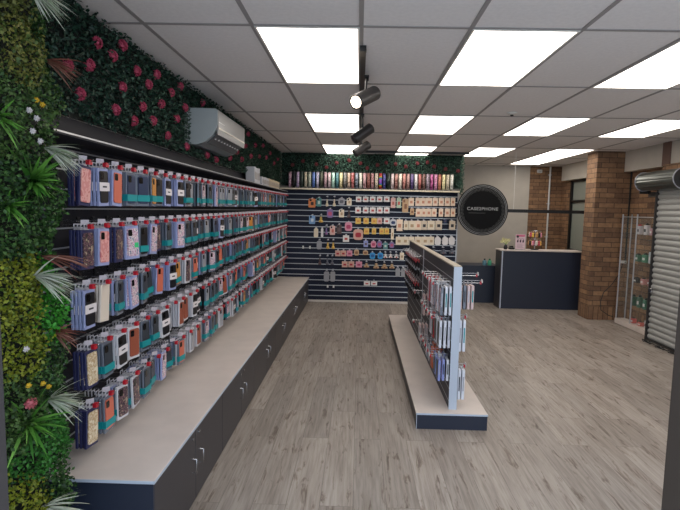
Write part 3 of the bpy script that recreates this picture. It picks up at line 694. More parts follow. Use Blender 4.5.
# ================================================================== ACCESSORIES ON THE NAVY BACK WALL
# x centre, top z, width, height, kind, colour
BACK = {
 'a': [(-0.846,1.877,0.123,0.17,'case','orange'), (-0.723,1.894,0.086,0.165,'case','teal'), (-0.578,1.915,0.058,0.184,'charm','cream'), (-0.45,1.918,0.065,0.184,'charm','cream'), (-0.321,1.895,0.114,0.131,'pouch','grey'), (-0.186,1.896,0.087,0.139,'case','cream'), (-0.019,1.926,0.097,0.104,'box','white'), (0.105,1.928,0.098,0.103,'box','white'), (0.229,1.931,0.098,0.103,'box','white'), (0.352,1.933,0.098,0.103,'box','white'), (0.476,1.936,0.098,0.103,'box','white'), (0.592,1.921,0.081,0.192,'box','blush'), (0.694,1.923,0.077,0.192,'box','mint'), (0.809,1.907,0.106,0.252,'case','tan'), (0.91,1.927,0.093,0.156,'box','peach'), (1.028,1.93,0.088,0.157,'box','peach'), (1.12,1.931,0.091,0.156,'box','peach'), (1.224,1.933,0.108,0.155,'box','peach'), (1.334,1.936,0.088,0.156,'box','peach'), (1.44,1.938,0.089,0.156,'box','peach'), (1.546,1.94,0.091,0.156,'box','peach'), (1.644,1.942,0.076,0.156,'box','peach')],
 'b': [(-0.84,1.579,0.109,0.163,'case','sky blue'), (-0.682,1.59,0.093,0.144,'charm','yellow'), (-0.522,1.697,0.11,0.164,'pouch','violet'), (-0.318,1.695,0.092,0.151,'case','cream'), (-0.186,1.729,0.075,0.193,'charm','dark brown'), (-0.024,1.736,0.1,0.115,'box','white'), (0.111,1.739,0.1,0.115,'box','white'), (0.234,1.741,0.101,0.114,'box','white'), (0.358,1.744,0.101,0.115,'box','white'), (0.482,1.746,0.1,0.114,'box','white'), (0.932,1.738,0.069,0.125,'box','tan'), (1.044,1.74,0.094,0.156,'box','peach'), (1.136,1.742,0.085,0.157,'box','peach'), (1.225,1.744,0.083,0.157,'box','peach'), (1.318,1.746,0.088,0.157,'box','peach'), (1.44,1.749,0.077,0.157,'box','peach'), (1.553,1.751,0.09,0.157,'box','peach'), (1.652,1.753,0.077,0.157,'box','peach')],
 'c': [(-0.189,1.472,0.128,0.166,'pouch','pink'), (-0.019,1.547,0.095,0.113,'box','yellow'), (0.122,1.55,0.095,0.113,'box','yellow'), (0.264,1.553,0.095,0.113,'box','yellow'), (0.361,1.555,0.088,0.113,'box','blush'), (0.488,1.558,0.102,0.113,'box','white'), (0.602,1.539,0.117,0.122,'pouch','navy spotted'), (0.718,1.541,0.109,0.216,'box','peach'), (0.832,1.521,0.08,0.176,'box','cream'), (0.936,1.523,0.119,0.175,'box','cream'), (1.048,1.525,0.102,0.175,'box','peach'), (1.152,1.527,0.102,0.174,'box','black printed'), (1.276,1.53,0.123,0.175,'box','cream'), (1.407,1.533,0.116,0.175,'box','black printed'), (1.522,1.553,0.048,0.069,'pouch','navy'), (1.647,1.538,0.104,0.175,'box','black printed')],
 'd': [(-0.766,1.363,0.074,0.184,'bottle','cream'), (-0.657,1.365,0.042,0.177,'bottle','white'), (-0.582,1.402,0.062,0.176,'charm','violet'), (-0.473,1.404,0.093,0.176,'case','blush'), (-0.356,1.425,0.09,0.176,'case','dark brown'), (-0.013,1.351,0.173,0.201,'pouch','red printed'), (0.133,1.371,0.092,0.117,'box','yellow'), (0.266,1.374,0.074,0.117,'box','yellow'), (0.404,1.377,0.081,0.117,'box','yellow'), (0.494,1.379,0.081,0.117,'box','yellow'), (0.595,1.381,0.049,0.212,'box','cream'), (0.716,1.234,0.115,0.158,'box','cream'), (0.828,1.237,0.105,0.158,'box','cream'), (0.935,1.239,0.098,0.158,'box','cream'), (1.056,1.241,0.121,0.157,'box','cream'), (1.178,1.244,0.115,0.158,'box','cream'), (1.288,1.247,0.097,0.158,'box','cream'), (1.402,1.249,0.105,0.158,'bottle','white'), (1.533,1.252,0.104,0.158,'bottle','white'), (1.65,1.255,0.105,0.158,'bottle','white')],
 'e': [(-0.706,1.139,0.088,0.172,'bottle','grey'), (-0.552,1.143,0.067,0.167,'charm','yellow'), (-0.456,1.145,0.067,0.167,'charm','yellow'), (-0.229,1.237,0.11,0.128,'box','white'), (0.126,1.15,0.079,0.123,'box','lilac'), (0.263,1.144,0.092,0.123,'pouch','pink'), (0.37,1.147,0.085,0.123,'pouch','violet'), (0.477,1.122,0.077,0.123,'box','teal'), (0.59,1.134,0.08,0.115,'pouch','violet'), (1.342,1.052,0.111,0.123,'charm','slate'), (1.51,1.055,0.129,0.122,'charm','slate'), (1.661,1.059,0.112,0.122,'charm','slate')],
 'f': [(-0.37,0.96,0.093,0.111,'box','red printed'), (-0.27,0.963,0.093,0.111,'box','red printed'), (-0.162,0.965,0.099,0.111,'box','pink'), (-0.036,0.986,0.085,0.115,'pouch','tan'), (0.124,0.971,0.092,0.087,'pouch','tan'), (0.25,0.938,0.093,0.123,'pouch','bright blue'), (0.39,0.941,0.093,0.123,'pouch','bright blue'), (0.482,0.944,0.092,0.106,'charm','white'), (0.574,0.946,0.085,0.106,'charm','white'), (0.676,0.948,0.097,0.106,'charm','white'), (0.775,0.95,0.072,0.141,'box','cream')],
 'g': [(-0.69,0.855,0.067,0.17,'charm','dark brown'), (-0.556,0.858,0.064,0.17,'charm','slate'), (-0.468,0.86,0.067,0.17,'charm','slate'), (-0.242,0.769,0.103,0.115,'box','red printed'), (-0.126,0.772,0.103,0.115,'box','red printed'), (0.011,0.771,0.114,0.114,'box','pink'), (0.147,0.765,0.114,0.105,'charm','tan'), (0.322,0.778,0.119,0.132,'charm','tan'), (0.469,0.763,0.128,0.114,'charm','tan'), (0.603,0.767,0.11,0.115,'charm','tan'), (0.712,0.68,0.08,0.174,'bottle','grey'), (0.806,0.682,0.069,0.173,'bottle','grey')],
 'h': [(-0.566,0.596,0.094,0.206,'bottle','grey'), (-0.454,0.598,0.087,0.206,'bottle','grey'), (0.164,0.414,0.11,0.08,'box','white'), (0.29,0.416,0.11,0.079,'box','white')],
}

CC = {'orange': (216, 132, 78), 'teal': (96, 150, 150), 'cream': (242, 228, 204), 'grey': (166, 166, 172), 'white': (236, 232, 230), 'blush': (226, 184, 176), 'mint': (196, 214, 190), 'tan': (206, 170, 130), 'peach': (248, 224, 200),
      'sky blue': (130, 170, 216), 'yellow': (236, 196, 96), 'violet': (140, 116, 168), 'dark brown': (92, 72, 70), 'pink': (222, 150, 172), 'navy spotted': (206, 206, 214), 'black printed': (224, 208, 186), 'navy': (50, 70, 110),
      'red printed': (222, 176, 160), 'lilac': (150, 160, 214), 'slate': (104, 108, 120), 'bright blue': (60, 160, 226)}
PR = {'white': (206, 96, 90), 'peach': (214, 150, 120), 'yellow': (220, 150, 70), 'blush': (200, 110, 100), 'black printed': (50, 46, 52), 'navy spotted': (50, 64, 110), 'red printed': (186, 50, 66), 'orange': (70, 44, 36), 'pink': (190, 70, 110),
      'cream': (196, 166, 130), 'mint': (210, 110, 100), 'violet': (200, 90, 130), 'bright blue': (40, 100, 170), 'teal': (210, 220, 214), 'sky blue': (220, 230, 240), 'grey': (96, 96, 106), 'tan': (150, 104, 76)}
kw = {'box': 'hanging box', 'case': 'phone case', 'pouch': 'round cornered pack', 'charm': 'dangling charm', 'bottle': 'narrow rounded pack'}
rown = {'a': 'top row', 'b': 'second row', 'c': 'third row', 'd': 'fourth row', 'e': 'fifth row', 'f': 'sixth row', 'g': 'seventh row', 'h': 'lowest row'}
bh = empty('display_hook'); MB().tube([(0, 0, 0), (0, -.13, 0), (0, -.138, .008)], .003, 6).build('rod', M_chrome, bh); MB().box(-.012, .012, -.006, 0, -.014, .014).build('back_clip', M_alu, bh); index(bh); bh['used'] = 0
for rk, L in BACK.items():
    for j, (x, zt, w, h, kd, c) in enumerate(L):
        if rk == 'a' : zt = min(zt, 1.955)
        m_ = mat('item_'+c.replace(' ', '_'), CC[c], .45); pm = mat('print_'+c.replace(' ', '_'), PR.get(c, (110, 90, 96)), .5)
        y = YB-.10; t = empty({'box': 'accessory_box', 'case': 'phone_case', 'pouch': 'accessory_pack', 'charm': 'phone_charm', 'bottle': 'narrow_pack'}[kd], (x, y, zt), rnd.uniform(-.08, .08))
        tb = MB(); hb = min(.013, h*.09)
        tb.box(-.004, .004, -.003, .003, -hb, .004).box(-.016, -.004, -.0015, .0015, -hb, .0).box(.004, .016, -.0015, .0015, -hb, 0)
        tb.build('hang_tab', M_tab, t)
        if kd == 'box':
            b = MB().cbox(-w/2, w/2, -.02, .02, -h, -hb, .002).build('card_box', m_, t)
            MB().box(-w*.24, w*.24, -.0212, -.0202, -h*.72, -h*.42).build('print_patch', pm, t)
        elif kd == 'case':
            MB().prism(rrect(w, h-hb, w*.14, 0, -(h+hb)/2), 1, -.009, .009).build('case_cover', m_, t)
            MB().prism(rrect(w*.3, h*.18, w*.06, -w*.2, -hb-h*.16), 1, -.0105, -.0092).build('camera_opening', M_hole if c != 'tan' else pm, t)
            MB().prism(rrect(w*.42, h*.34, w*.1, w*.04, -h*.58), 1, -.0102, -.0092).build('print_patch', pm, t)
        elif kd == 'pouch':
            MB().prism(rrect(w, h-hb, min(w, h)*.3, 0, -(h+hb)/2, 5), 1, -.012, .012).build('pack_body', m_, t)
            MB().prism(rrect(w*.6, h*.42, min(w, h)*.18, 0, -h*.56, 5), 1, -.0132, -.0122).build('print_patch', pm, t)
        elif kd == 'bottle':
            MB().prism(rrect(w, h*.86, w*.3, 0, -h*.57, 5), 1, -.016, .016).build('pack_body', m_, t)
            MB().prism(rrect(w*.4, h*.12, w*.06, 0, -h*.12), 1, -.01, .01).build('neck', pm if c == 'grey' else m_, t)
        else:
            MB().tube([(0, 0, -hb), (-w*.12, 0, -h*.25), (w*.1, 0, -h*.45)], .004, 6).build('cord', M_blk, t)
            b = MB(); b.lathe((0, 0, -h), [(.001, 0), (w*.46, h*.04), (w*.36, h*.28), (w*.12, h*.36), (w*.3, h*.45), (w*.12, h*.54), (w*.26, h*.62), (.001, h*.72)], 10)
            b.build('charm_body', m_, t)
            MB().cyl((0, -w*.3, -h*.86), (0, -w*.44, -h*.86), w*.14, 10).build('bead', pm, t)
        tag(t, '%s %s, %s from left, %s of the navy back wall' % (c, kw[kd], nth(j+1), rown[rk]), {'box': 'box', 'case': 'phone case', 'pouch': 'pack', 'charm': 'charm', 'bottle': 'pack'}[kd], 'accessories on the navy back wall')
        place((bh, ''), (x, YB-.005, zt-.004), 0, 'short hook under %s item from left, %s of the navy wall' % (nth(j+1), rown[rk]), 'hooks on the navy wall', cat='hook')
for j, (x, z) in enumerate([(-.98, .0), (-.86, 0), (-.535, 1), (-.43, 1)]):
    zz_ = 1.012 if z == 0 else .325
    t = empty('empty_hook', (x, YB-.005, zz_)); MB().tube([(0, 0, 0), (0, -.2, 0), (0, -.21, .015)], .004, 6).build('rod', M_chrome, t); MB().box(-.015, .015, -.215, -.211, -.03, .02).build('price_tag', M_white, t)
    tag(t, 'empty hook with white tag, %s one of the %s pair on the navy wall' % (('left', 'right')[j % 2], 'upper' if z == 0 else 'lower'), 'hook', 'empty hooks on the navy wall')

# ================================================================== TRACKS AND SPOTLIGHTS
t = empty('lighting_track', (.0, 3.08, CEIL)); MB().box(-.018, .018, 0, 4.72, -.036, -.0035).build('rail', M_dkgrey, t)
MB().box(-.02, .02, -.03, 0, -.038, -.0035).build('end_cap', M_blk, t); MB().box(-.006, .006, .1, 4.7, -.0375, -.0362).build('slot', M_blk, t)
tag(t, 'dark lighting track running away from the doorway under the ceiling', 'lighting track')
t = empty('lighting_track', (.0, 8.2, CEIL)); MB().box(0.02, 1.78, -.018, .018, -.04, -.006).build('rail', M_blk, t); MB().box(1.78, 1.8, -.02, .02, -.042, -.006).build('end_cap', M_dkgrey, t)
tag(t, 'black lighting track running across in front of the back wall', 'lighting track')
def spot(px, A, B, label, lit):
    """A lamp mouth, B rear end; hangs from the track at px"""
    A, B = W(A), W(B); t = empty('spotlight', px); o = W(px); d = (A-B).normalized()
    a, b = A-o, B-o; mdl = (a+b)/2
    bd = MB().cyl(b, a, .053, 24).cyl(b-d*.012, b, .038, 24, .053).build('lamp_body', M_dkgrey, t)
    MB().cyl(a, a+d*.006, .0535, 24, .050, False).build('trim_ring', M_blk, t)
    if lit: MB().cyl(a+d*.0005, a+d*.002, .041, 24).build('lamp_face', mat('lamp_glow', (255, 236, 210), .4, emis=9), t)
    else: MB().cyl(a+d*.0005, a+d*.002, .041, 24).build('lamp_face', mat('lamp_off', (60, 58, 56), .2), t)
    MB().tube([(0, 0, -.03), (0, 0, -.06), tuple(mdl+W((0, 0, .052)))], .008, 8).build('stem', M_blk, t)
    MB().box(-.017, .017, -.06, .06, -.0495, -.0385).build('adaptor', M_blk, t)
    tag(t, label, 'spotlight', 'spotlights on the track')
    if lit:
        ld = bpy.data.lights.new('lamp_beam', 'SPOT'); ld.energy = 9; ld.color = (1, .86, .7); ld.spot_size = 1.2; ld.spot_blend = .6; ld.shadow_soft_size = .03
        lo = bpy.data.objects.new('lamp_beam', ld); COL.objects.link(lo); lo.parent = t; lo.location = a+d*.012
        lo.rotation_euler = d.to_track_quat('-Z', 'Y').to_euler()
spot((.03, 3.62, CEIL), (-.042, 3.50, 2.432), (.092, 3.70, 2.542), 'lit grey spotlight nearest the doorway, hanging from the track', True)
spot((.01, 5.02, CEIL), (-.07, 4.99, 2.388), (.10, 5.06, 2.515), 'unlit grey spotlight, middle one of three on the track', False)
spot((.0, 6.22, CEIL), (-.075, 6.19, 2.388), (.095, 6.27, 2.508), 'unlit grey spotlight farthest along the track', False)
t = empty('smoke_detector', (1.497, 4.965, CEIL)); MB().lathe((0, 0, 0), [(.05, -.001), (.05, -.012), (.03, -.022), (.001, -.024)], 20).build('housing', M_frame, t); MB().lathe((0, 0, 0), [(.018, -.022), (.016, -.034), (.001, -.036)], 12).build('sensor_cap', M_dkgrey, t)
tag(t, 'small round white detector on the ceiling right of the track', 'detector')

# ================================================================== ISLAND DISPLAY
gx0, gx1, gy0, gy1, gt = .475, 1.02, 3.62, 7.15, 1.25
g_ = empty('island_display', ((gx0+gx1)/2, (gy0+gy1)/2, 0)); gl = (-(gx0+gx1)/2, -(gy0+gy1)/2, 0)
MB().box(gx0+.004, gx1-.004, gy0+.004, gy1-.004, 0, .112).build('plinth', M_char, g_, gl)
MB().box(gx0, gx1, gy0-.004, gy0+.0035, 0, .112).build('plinth_front', M_navy, g_, gl)
MB().cbox(gx0-.003, gx1+.003, gy0-.007, gy1, .1125, .128, .0015).build('plinth_top', M_lam, g_, gl)
MB().box(gx0-.003, gx1+.003, gy0-.0085, gy0-.0072, .1135, .127).box(gx0-.0005, gx0+.0035, gy0-.0045, gy0+.004, .001, .112).build('edging', M_edge, g_, gl)
PX0, PX1 = .738, .792
MB().box(PX0, PX1, 3.702, 7.05, .1285, gt).build('slat_panel', mat('island_slat', (62, 62, 68), .55), g_, gl)
b = MB()
for k in range(11):
    z = .19+.0966*k
    for x in (PX0-.0015, PX1+.0015): b.box(min(x, x+.0), max(x, x+.001), 3.705, 7.05, z-.003, z+.003)
b.build('groove_strip', M_alu, g_, gl)
MB().box(PX0-.004, PX1+.004, 3.694, 3.7015, .1285, gt+.006).build('end_cap', M_edge, g_, gl)
MB().box(PX0-.003, PX1+.003, 3.702, 7.05, gt+.0002, gt+.012).build('top_cap', mat('cap_beige', (176, 166, 148), .5), g_, gl)
MB().box(PX0-.006, PX1+.006, 5.44, 5.475, .13, gt-.0005).build('upright', M_alu, g_, gl)
tag(g_, 'long low plinth island with a charcoal slat panel standing along it', 'display stand')
def ihook(loc, side, L, label, plain=False):
    t = empty('display_hook', loc)
    MB().tube([(0, 0, 0), (side*L, 0, 0), (side*(L+.012), 0, .012)], .0026, 6).build('rod', M_chrome, t); MB().tube([(0, 0, .02), (side*L, 0, .02)], .002, 6).build('tag_rod', M_chrome, t)
    if plain: tag(t, label, 'hook', 'hooks on the island display'); return
    x = side*(L+.001); MB().box(min(x, x+side*.003), max(x, x+side*.003), -.02, .02, .004, .03).build('price_tag', M_white, t)
    x = side*(L-.012); MB().box(min(x, x+side*.01), max(x, x+side*.01), -.011, .011, -.009, .012).build('red_lock', M_red, t)
    tag(t, label, 'hook', 'hooks on the island display')
def ibox(loc, th, w, h, bm, face, side, label, tilt=0, rz=0):
    t = empty('phone_case', loc, rz); t.rotation_euler.x = tilt
    MB().cbox(-th/2, th/2, -w/2, w/2, -h-.016, -.016, .0025).build('pack_box', bm, t)
    hang_tab(t)
    x0, x1 = (th/2, th/2+.002) if side > 0 else (-th/2-.002, -th/2)
    f_ = MB().prism(rrect(w*.74, h*.84, .01, 0, -h/2-.016), 0, x0+.0001*side, x1+.0001*side).build('phone_cover', face, t)
    MB().box(-th*.22, th*.22, -w/2-.0008, -w/2-.0002, -h*.78, -h*.3).build('spine_print', rnd.choice([MATS['silver_cover'], MATS['slate_cover'], MATS['silver_cover'], MATS['teal_band']]), t)
    tag(t, label, 'phone case', 'phone cases on the island display')
ordn = ['first', 'second', 'third', 'fourth', 'fifth', 'sixth', 'seventh', 'eighth']
M_wp2 = mat('bright_pack', (226, 228, 236), .35); M_org = mat('orange_pack', (206, 104, 66), .45); M_bl = mat('periwinkle_pack', (140, 150, 206), .45); M_gp = mat('grey_pack', (134, 146, 156), .4); M_pw = mat('pinkish_pack', (214, 188, 184), .45)
sets = {'upper': (1.115, .225, [[M_wp2, M_wp2, M_clear], [M_wp2, M_clear, M_wp2], [M_wp2, M_wp2, M_clear], [M_creamp, M_redp, M_wp2], [M_redp, M_redp, M_redp]]),
        'middle': (.845, .215, [[M_wp2, M_wp2, M_wp2], [M_clear, M_redp, M_wp2], [M_gp, M_clear, M_redp], [M_clear, M_wp2, M_wp2], [M_redp, M_wp2], [], [M_pw, M_pw], []]),
        'lower': (.535, .17, [[M_wp2, M_bl, M_bl], [M_bl, M_wp2, M_bl], [M_org, M_org, M_org], [M_org, M_org, M_clear], [M_gp, M_gp, M_gp], [], [M_pw, M_pw, M_pw], []])}
bn = {M_wp2: 'white', M_clear: 'grey', M_redp: 'red', M_creamp: 'cream', M_bl: 'periwinkle', M_org: 'orange', M_gp: 'blue grey', M_pw: 'pinkish white'}
for rn, (z, h, pegs) in sets.items():
    for i, st in enumerate(pegs):
        y = 3.765+.15*i+(0 if i < 5 else .28)
        if not st: continue
        ihook((PX0-.002, y, z), -1, .155, 'hook on the aisle side of the island, %s from its near end, %s row' % (nth(i+1), rn))
        for q, bm in enumerate(st):
            ibox((PX0-.018-.033*q, y+rnd.uniform(-.004, .004), z), .019, .10, h, bm, rnd.choice([M_slate, M_bcase, M_gry, M_flor]) if bm != M_org else M_coral, -1,
                 '%s pack, %s out on %s aisle side hook of the island, %s row' % (bn[bm], ordn[q], nth(i+1), rn), rnd.uniform(-.03, .03))
# far side of the island, facing the reception
for rn, z, h, st, y in (('upper', 1.115, .19, [M_pw, M_clear, M_pw, M_pw], 3.84), ('middle', .845, .25, [M_wp2, M_wp2], 3.80), ('lower', .46, .24, [M_wp2, M_wp2], 3.76)):
    ihook((PX1+.002, y, z), 1, .19 if rn == 'upper' else .07, 'hook on the reception side of the island, %s row' % rn)
    for q, bm in enumerate(st): ibox((PX1+.022+.031*q, y, z), .022, .10, h, bm, M_slate, 1, '%s pack, %s out on the reception side of the island, %s row' % (bn[bm], ordn[q], rn))
ihook((PX1+.002, 4.02, 1.15), 1, .20, 'hook on the reception side of the island, second from near end, upper row')
# black cable packs on the far half
cb = empty('cable_pack')
MB().cbox(-.004, .004, -.03, .03, -.05, -.012, .0015).build('header_card', M_redp, cb); hang_tab(cb, .03)
b = MB()
for k in range(3):
    b.tube([(-.002+.006*(k-1), -.018+.004*k, -.05), (-.004, -.028+.004*k, -.12), (.004*(k-1), -.01, -.20), (0, .016, -.21), (0, .028-.004*k, -.12), (0, .018-.004*k, -.05)], .0042, 6)
b.build('coiled_cable', M_blk, cb); MB().box(-.008, .008, -.032, .032, -.135, -.118).build('cable_tie', M_gry, cb)
index(cb); cb['used'] = 0
for rn, z in (('upper', 1.135), ('lower', .86)):
    for i in range(8):
        y = 5.60+.17*i
        ihook((PX0-.002, y, z), -1, .11, 'hook with a black cable, %s beyond the island upright, %s row' % (nth(i+1), rn), True)
        for q in range(2):
            place((cb, ''), (PX0-.035-.035*q, y, z), 0, 'black cable pack, %s beyond the island upright, %s row, %s one' % (nth(i+1), rn, 'inner' if q == 0 else 'outer'), 'black cable packs on the island', cat='cable pack')

# ================================================================== RECEPTION COUNTERS
t = empty('reception_counter', (3.12, 8.85, 0)); l_ = (-3.12, -8.85, 0)
MB().box(2.51, 3.92, 8.50, 8.52, .0, 1.02).box(2.515, 3.92, 8.52, 8.82, .0, 1.018).build('counter_body', M_navy, t, l_)
MB().box(2.495, 2.5098, 8.49, 8.82, 0, 1.02).build('side_panel', M_char, t, l_)
MB().box(2.511, 2.53, 8.494, 8.4999, 0, 1.02).build('corner_strip', M_edge, t, l_)
MB().cbox(2.485, 3.923, 8.48, 8.84, 1.0205, 1.042, .002).build('counter_top', M_lam, t, l_)
tag(t, 'tall navy reception counter with a pale top beside the brick pillar', 'counter')
t = empty('reception_counter', (2.13, 9.25, 0)); l_ = (-2.13, -9.25, 0)
MB().box(1.77, 2.64, 9.0, 9.5, 0, .685).build('counter_body', M_navy, t, l_); MB().cbox(1.77, 2.64, 8.99, 9.51, .6855, .700, .002).build('counter_top', M_navy, t, l_)
tag(t, 'lower navy counter left of the tall reception counter', 'counter')
# bottles
for x, c, cap, lab in ((2.36, (96, 140, 156), (20, 30, 34), 'blue grey squat bottle with dark cap on the low counter'), (2.455, (80, 176, 140), (10, 90, 60), 'green squat bottle on the low counter')):
    t = empty('spray_bottle', (x, 9.06, .7005)); MB().lathe((0, 0, 0), [(.001, 0), (.036, .001), (.038, .01), (.038, .075), (.03, .09), (.014, .096)], 16).build('bottle_body', mat('bottle_'+str(c[0]), c, .25), t)
    MB().lathe((0, 0, 0), [(.016, .0965), (.018, .1), (.018, .125), (.001, .127)], 14).build('bottle_cap', mat('cap_'+str(cap[0]), cap, .4), t); tag(t, lab, 'bottle')
# vase
t = empty('flower_vase', (2.60, 8.60, 1.0425)); MB().lathe((0, 0, 0), [(.001, 0), (.028, .001), (.036, .03), (.026, .07), (.02, .082), (.018, .08)], 18).build('vase', mat('dark_vase', (40, 36, 44), .3), t)
st = MB(); fb = MB(); q = random.Random(3)
for k in range(7):
    dx, dy, h = q.uniform(-.07, .07), q.uniform(-.03, .03), q.uniform(.12, .19); st.tube([(0, 0, .07), (dx*.4, dy*.4, h*.8), (dx, dy, h)], .0022, 5)
    for m_ in range(5): a = m_*1.256; fb.add([(dx, dy, h), (dx+.024*math.cos(a-.5), dy-.006, h+.024*math.sin(a-.5)), (dx+.036*math.cos(a), dy-.012, h+.036*math.sin(a)), (dx+.024*math.cos(a+.5), dy-.006, h+.024*math.sin(a+.5))], [(0, 1, 2, 3)])
st.build('stem', M_gr, t); fb.build('blossom', mat('blossom_cream', (226, 220, 160), .6), t); tag(t, 'small dark vase of cream flowers at the left end of the tall counter', 'vase')
t = empty('card_reader', (2.705, 8.60, 1.0425), .2); MB().cbox(-.045, .045, -.035, .035, 0, .035, .006).build('base', M_blk, t); MB().prism([(-.03, .036), (.03, .036), (.026, .062), (-.026, .062)], 1, -.01, .03).build('screen_head', M_dkgrey, t)
MB().box(-.02, .02, -.0112, -.0104, .041, .057).build('screen', M_hole, t); tag(t, 'small black card terminal between the vase and the pink sign', 'card terminal')
t = empty('counter_sign', (2.86, 8.62, 1.0425)); MB().box(-.085, .085, -.002, .002, .004, .27).build('sign_card', mat('sign_pink', (222, 196, 204), .5), t)
MB().box(-.075, .075, -.0032, -.0022, .225, .262).build('heading_bar', mat('hot_pink', (206, 110, 140), .5), t)
MB().cyl((-.05, -.0034, .228), (-.05, -.0042, .228), .022, 16).build('emblem', M_ink, t)
b = MB()
for k in range(3): b.box(-.06+.048*k, -.034+.048*k, -.0032, -.0022, .125, .165).box(-.05+.048*k, -.034+.048*k, -.0034, -.0024, .155, .178)
b.build('phone_picture', mat('phone_print', (70, 48, 66), .5), t); b = MB()
for k in range(4): b.box(-.06, .06-.02*(k % 2), -.0032, -.0022, .035+.02*k, .041+.02*k)
b.box(-.065, .065, -.0032, -.0022, .188, .194).build('text_lines', mat('text_grey', (150, 120, 136), .6), t)
MB().prism([(-.03, 0), (.05, 0), (0, .07)], 0, -.05, .05).build('stand_foot', M_blk, t, (0, .01, 0)) if False else MB().box(-.088, .088, -.03, .04, 0, .0035).build('stand_foot', M_blk, t)
tag(t, 'pink and white price sign standing on the tall counter', 'sign')
# spinner of charms
t = empty('spinner_rack', (3.13, 8.66, 1.0425)); MB().lathe((0, 0, 0), [(.001, 0), (.07, .001), (.07, .012), (.012, .016)], 20).build('base', M_blk, t); MB().cyl((0, 0, .015), (0, 0, .35), .006, 10).build('pole', M_chrome, t)
for z in (.19, .335):
    w_ = MB(); w_.tube([(.085*math.cos(a*PI/10), .085*math.sin(a*PI/10), z) for a in range(21)], .002, 5)
    for a in range(4): w_.tube([(0, 0, z), (.085*math.cos(a*PI/2+.4), .085*math.sin(a*PI/2+.4), z)], .002, 5)
    w_.build('ring', M_chrome, t)
cc = [((232, 190, 80), 'yellow'), ((206, 80, 96), 'red'), ((226, 214, 206), 'white'), ((226, 150, 170), 'pink'), ((40, 36, 40), 'black'), ((196, 150, 96), 'tan')]
for lv_, z in (('upper', .333), ('lower', .188)):
    for k in range(10):
        a = k*2*PI/10+.2; c, cn = cc[(k*5+(3 if z < .2 else 0)) % 6]
        o = empty('charm_keyring', (3.13+.092*math.cos(a), 8.66+.092*math.sin(a), 1.0425+z)); o.rotation_euler.z = a
        MB().tube([(0, 0, .002), (.008, 0, -.012), (0, 0, -.026)], .0018, 5).build('strap', M_chrome, o)
        MB().lathe((0, 0, 0), [(.001, -.028), (.016, -.034), (.02, -.05), (.013, -.064), (.021, -.085), (.016, -.108), (.001, -.112)], 10).build('figure', mat('charm_'+cn, c, .45), o)
        tag(o, '%s charm on the %s ring of the counter spinner, %s around' % (cn, lv_, nth(k+1)), 'charm', 'charms on the counter spinner')
tag(t, 'wire spinner rack of charms on the tall counter before the brick', 'rack')
# sensor and pipe at the rear brick
t = empty('wall_sensor', (3.76, YR-.021, 2.57)); MB().cbox(-.05, .05, -.05, 0, -.035, .035, .008).build('housing', M_white, t); MB().box(-.03, .03, -.0515, -.0502, -.024, -.006).build('lens', M_gry, t); tag(t, 'small white sensor high on the rear brickwork', 'sensor')
t = empty('wall_pipe', (3.98, YR-.055, 0)); MB().cyl((0, 0, 0), (0, 0, CEIL-.002), .017, 12).build('pipe', M_white, t)
b = MB()
for z in (.5, 1.2, 1.9, 2.5): b.box(-.03, .03, -.004, .034, z-.012, z+.012)
b.build('pipe_clip', M_gry, t); tag(t, 'white vertical pipe on the rear brickwork behind the counter', 'pipe')

# ================================================================== ROUND SIGN ON ITS BAR
t = empty('round_sign', (2.037, 8.1, 1.722)); R_ = .423
M_sb = mat('sign_black', (14, 14, 15), .6, spec=.15); M_sil = mat('sign_silver', (160, 160, 160), .4)
MB().cyl((0, 0, 0), (0, .022, 0), R_, 72).build('disc', M_sb, t)
def ring(mb, r0_, r1_, y0, y1, n=72):
    V = []
    for k in range(n):
        a = 2*PI*k/n
        for (r_, y_) in ((r0_, y0), (r1_, y0), (r1_, y1), (r0_, y1)): V.append((r_*math.cos(a), y_, r_*math.sin(a)))
    F = []
    for k in range(n):
        for m_ in range(4): F.append((k*4+m_, ((k+1) % n)*4+m_, ((k+1) % n)*4+(m_+1) % 4, k*4+(m_+1) % 4))
    mb.add(V, F)
b = MB(); ring(b, .398, .405, -.002, -.0002); ring(b, .378, .383, -.002, -.0002); b.build('ring_line', M_sil, t)
b = MB()
for k in range(96):
    a = 2*PI*k/96
    for rr_, l2 in ((.354, .006), (.336, .004), (.319, .003)):
        if (k+int(rr_*1000)) % 3 == 0 and rr_ < .33: continue
        c_, s_ = math.cos(a), math.sin(a); w2 = .0034; b.add([((rr_-l2)*c_-w2*s_, -.0015, (rr_-l2)*s_+w2*c_), ((rr_-l2)*c_+w2*s_, -.0015, (rr_-l2)*s_-w2*c_), ((rr_+l2)*c_+w2*s_, -.0015, (rr_+l2)*s_-w2*c_), ((rr_+l2)*c_-w2*s_, -.0015, (rr_+l2)*s_+w2*c_)], [(0, 1, 2, 3)])
b.build('dash_ring', mat('dash_silver', (128, 128, 126), .5), t)
tc = bpy.data.curves.new('lettering', 'FONT'); tc.body = 'CASE2PHONE'; tc.size = .105; tc.space_character = 1.12; tc.align_x = 'CENTER'; tc.align_y = 'CENTER'; tc.extrude = .0015; tc.offset = .0010
to = bpy.data.objects.new('lettering_curve', tc); COL.objects.link(to); bpy.context.view_layer.update()
me = bpy.data.meshes.new_from_object(to.evaluated_get(bpy.context.evaluated_depsgraph_get())); bpy.data.objects.remove(to)
xs_ = [v.co.x for v in me.vertices]; sc_ = .51/(max(xs_)-min(xs_))
me.transform(Matrix.Diagonal((sc_, .92*sc_ if sc_ < 1 else .92, 1, 1)))
me.materials.append(mat('lettering_silver', (176, 176, 176), .5)); lo = link('lettering', me, t, (0, -.0035, .018)); lo.rotation_euler.x = PI/2
MB().box(-.23, .05, -.0018, -.0004, -.052, -.049).build('underline', MATS['dash_silver'], t)
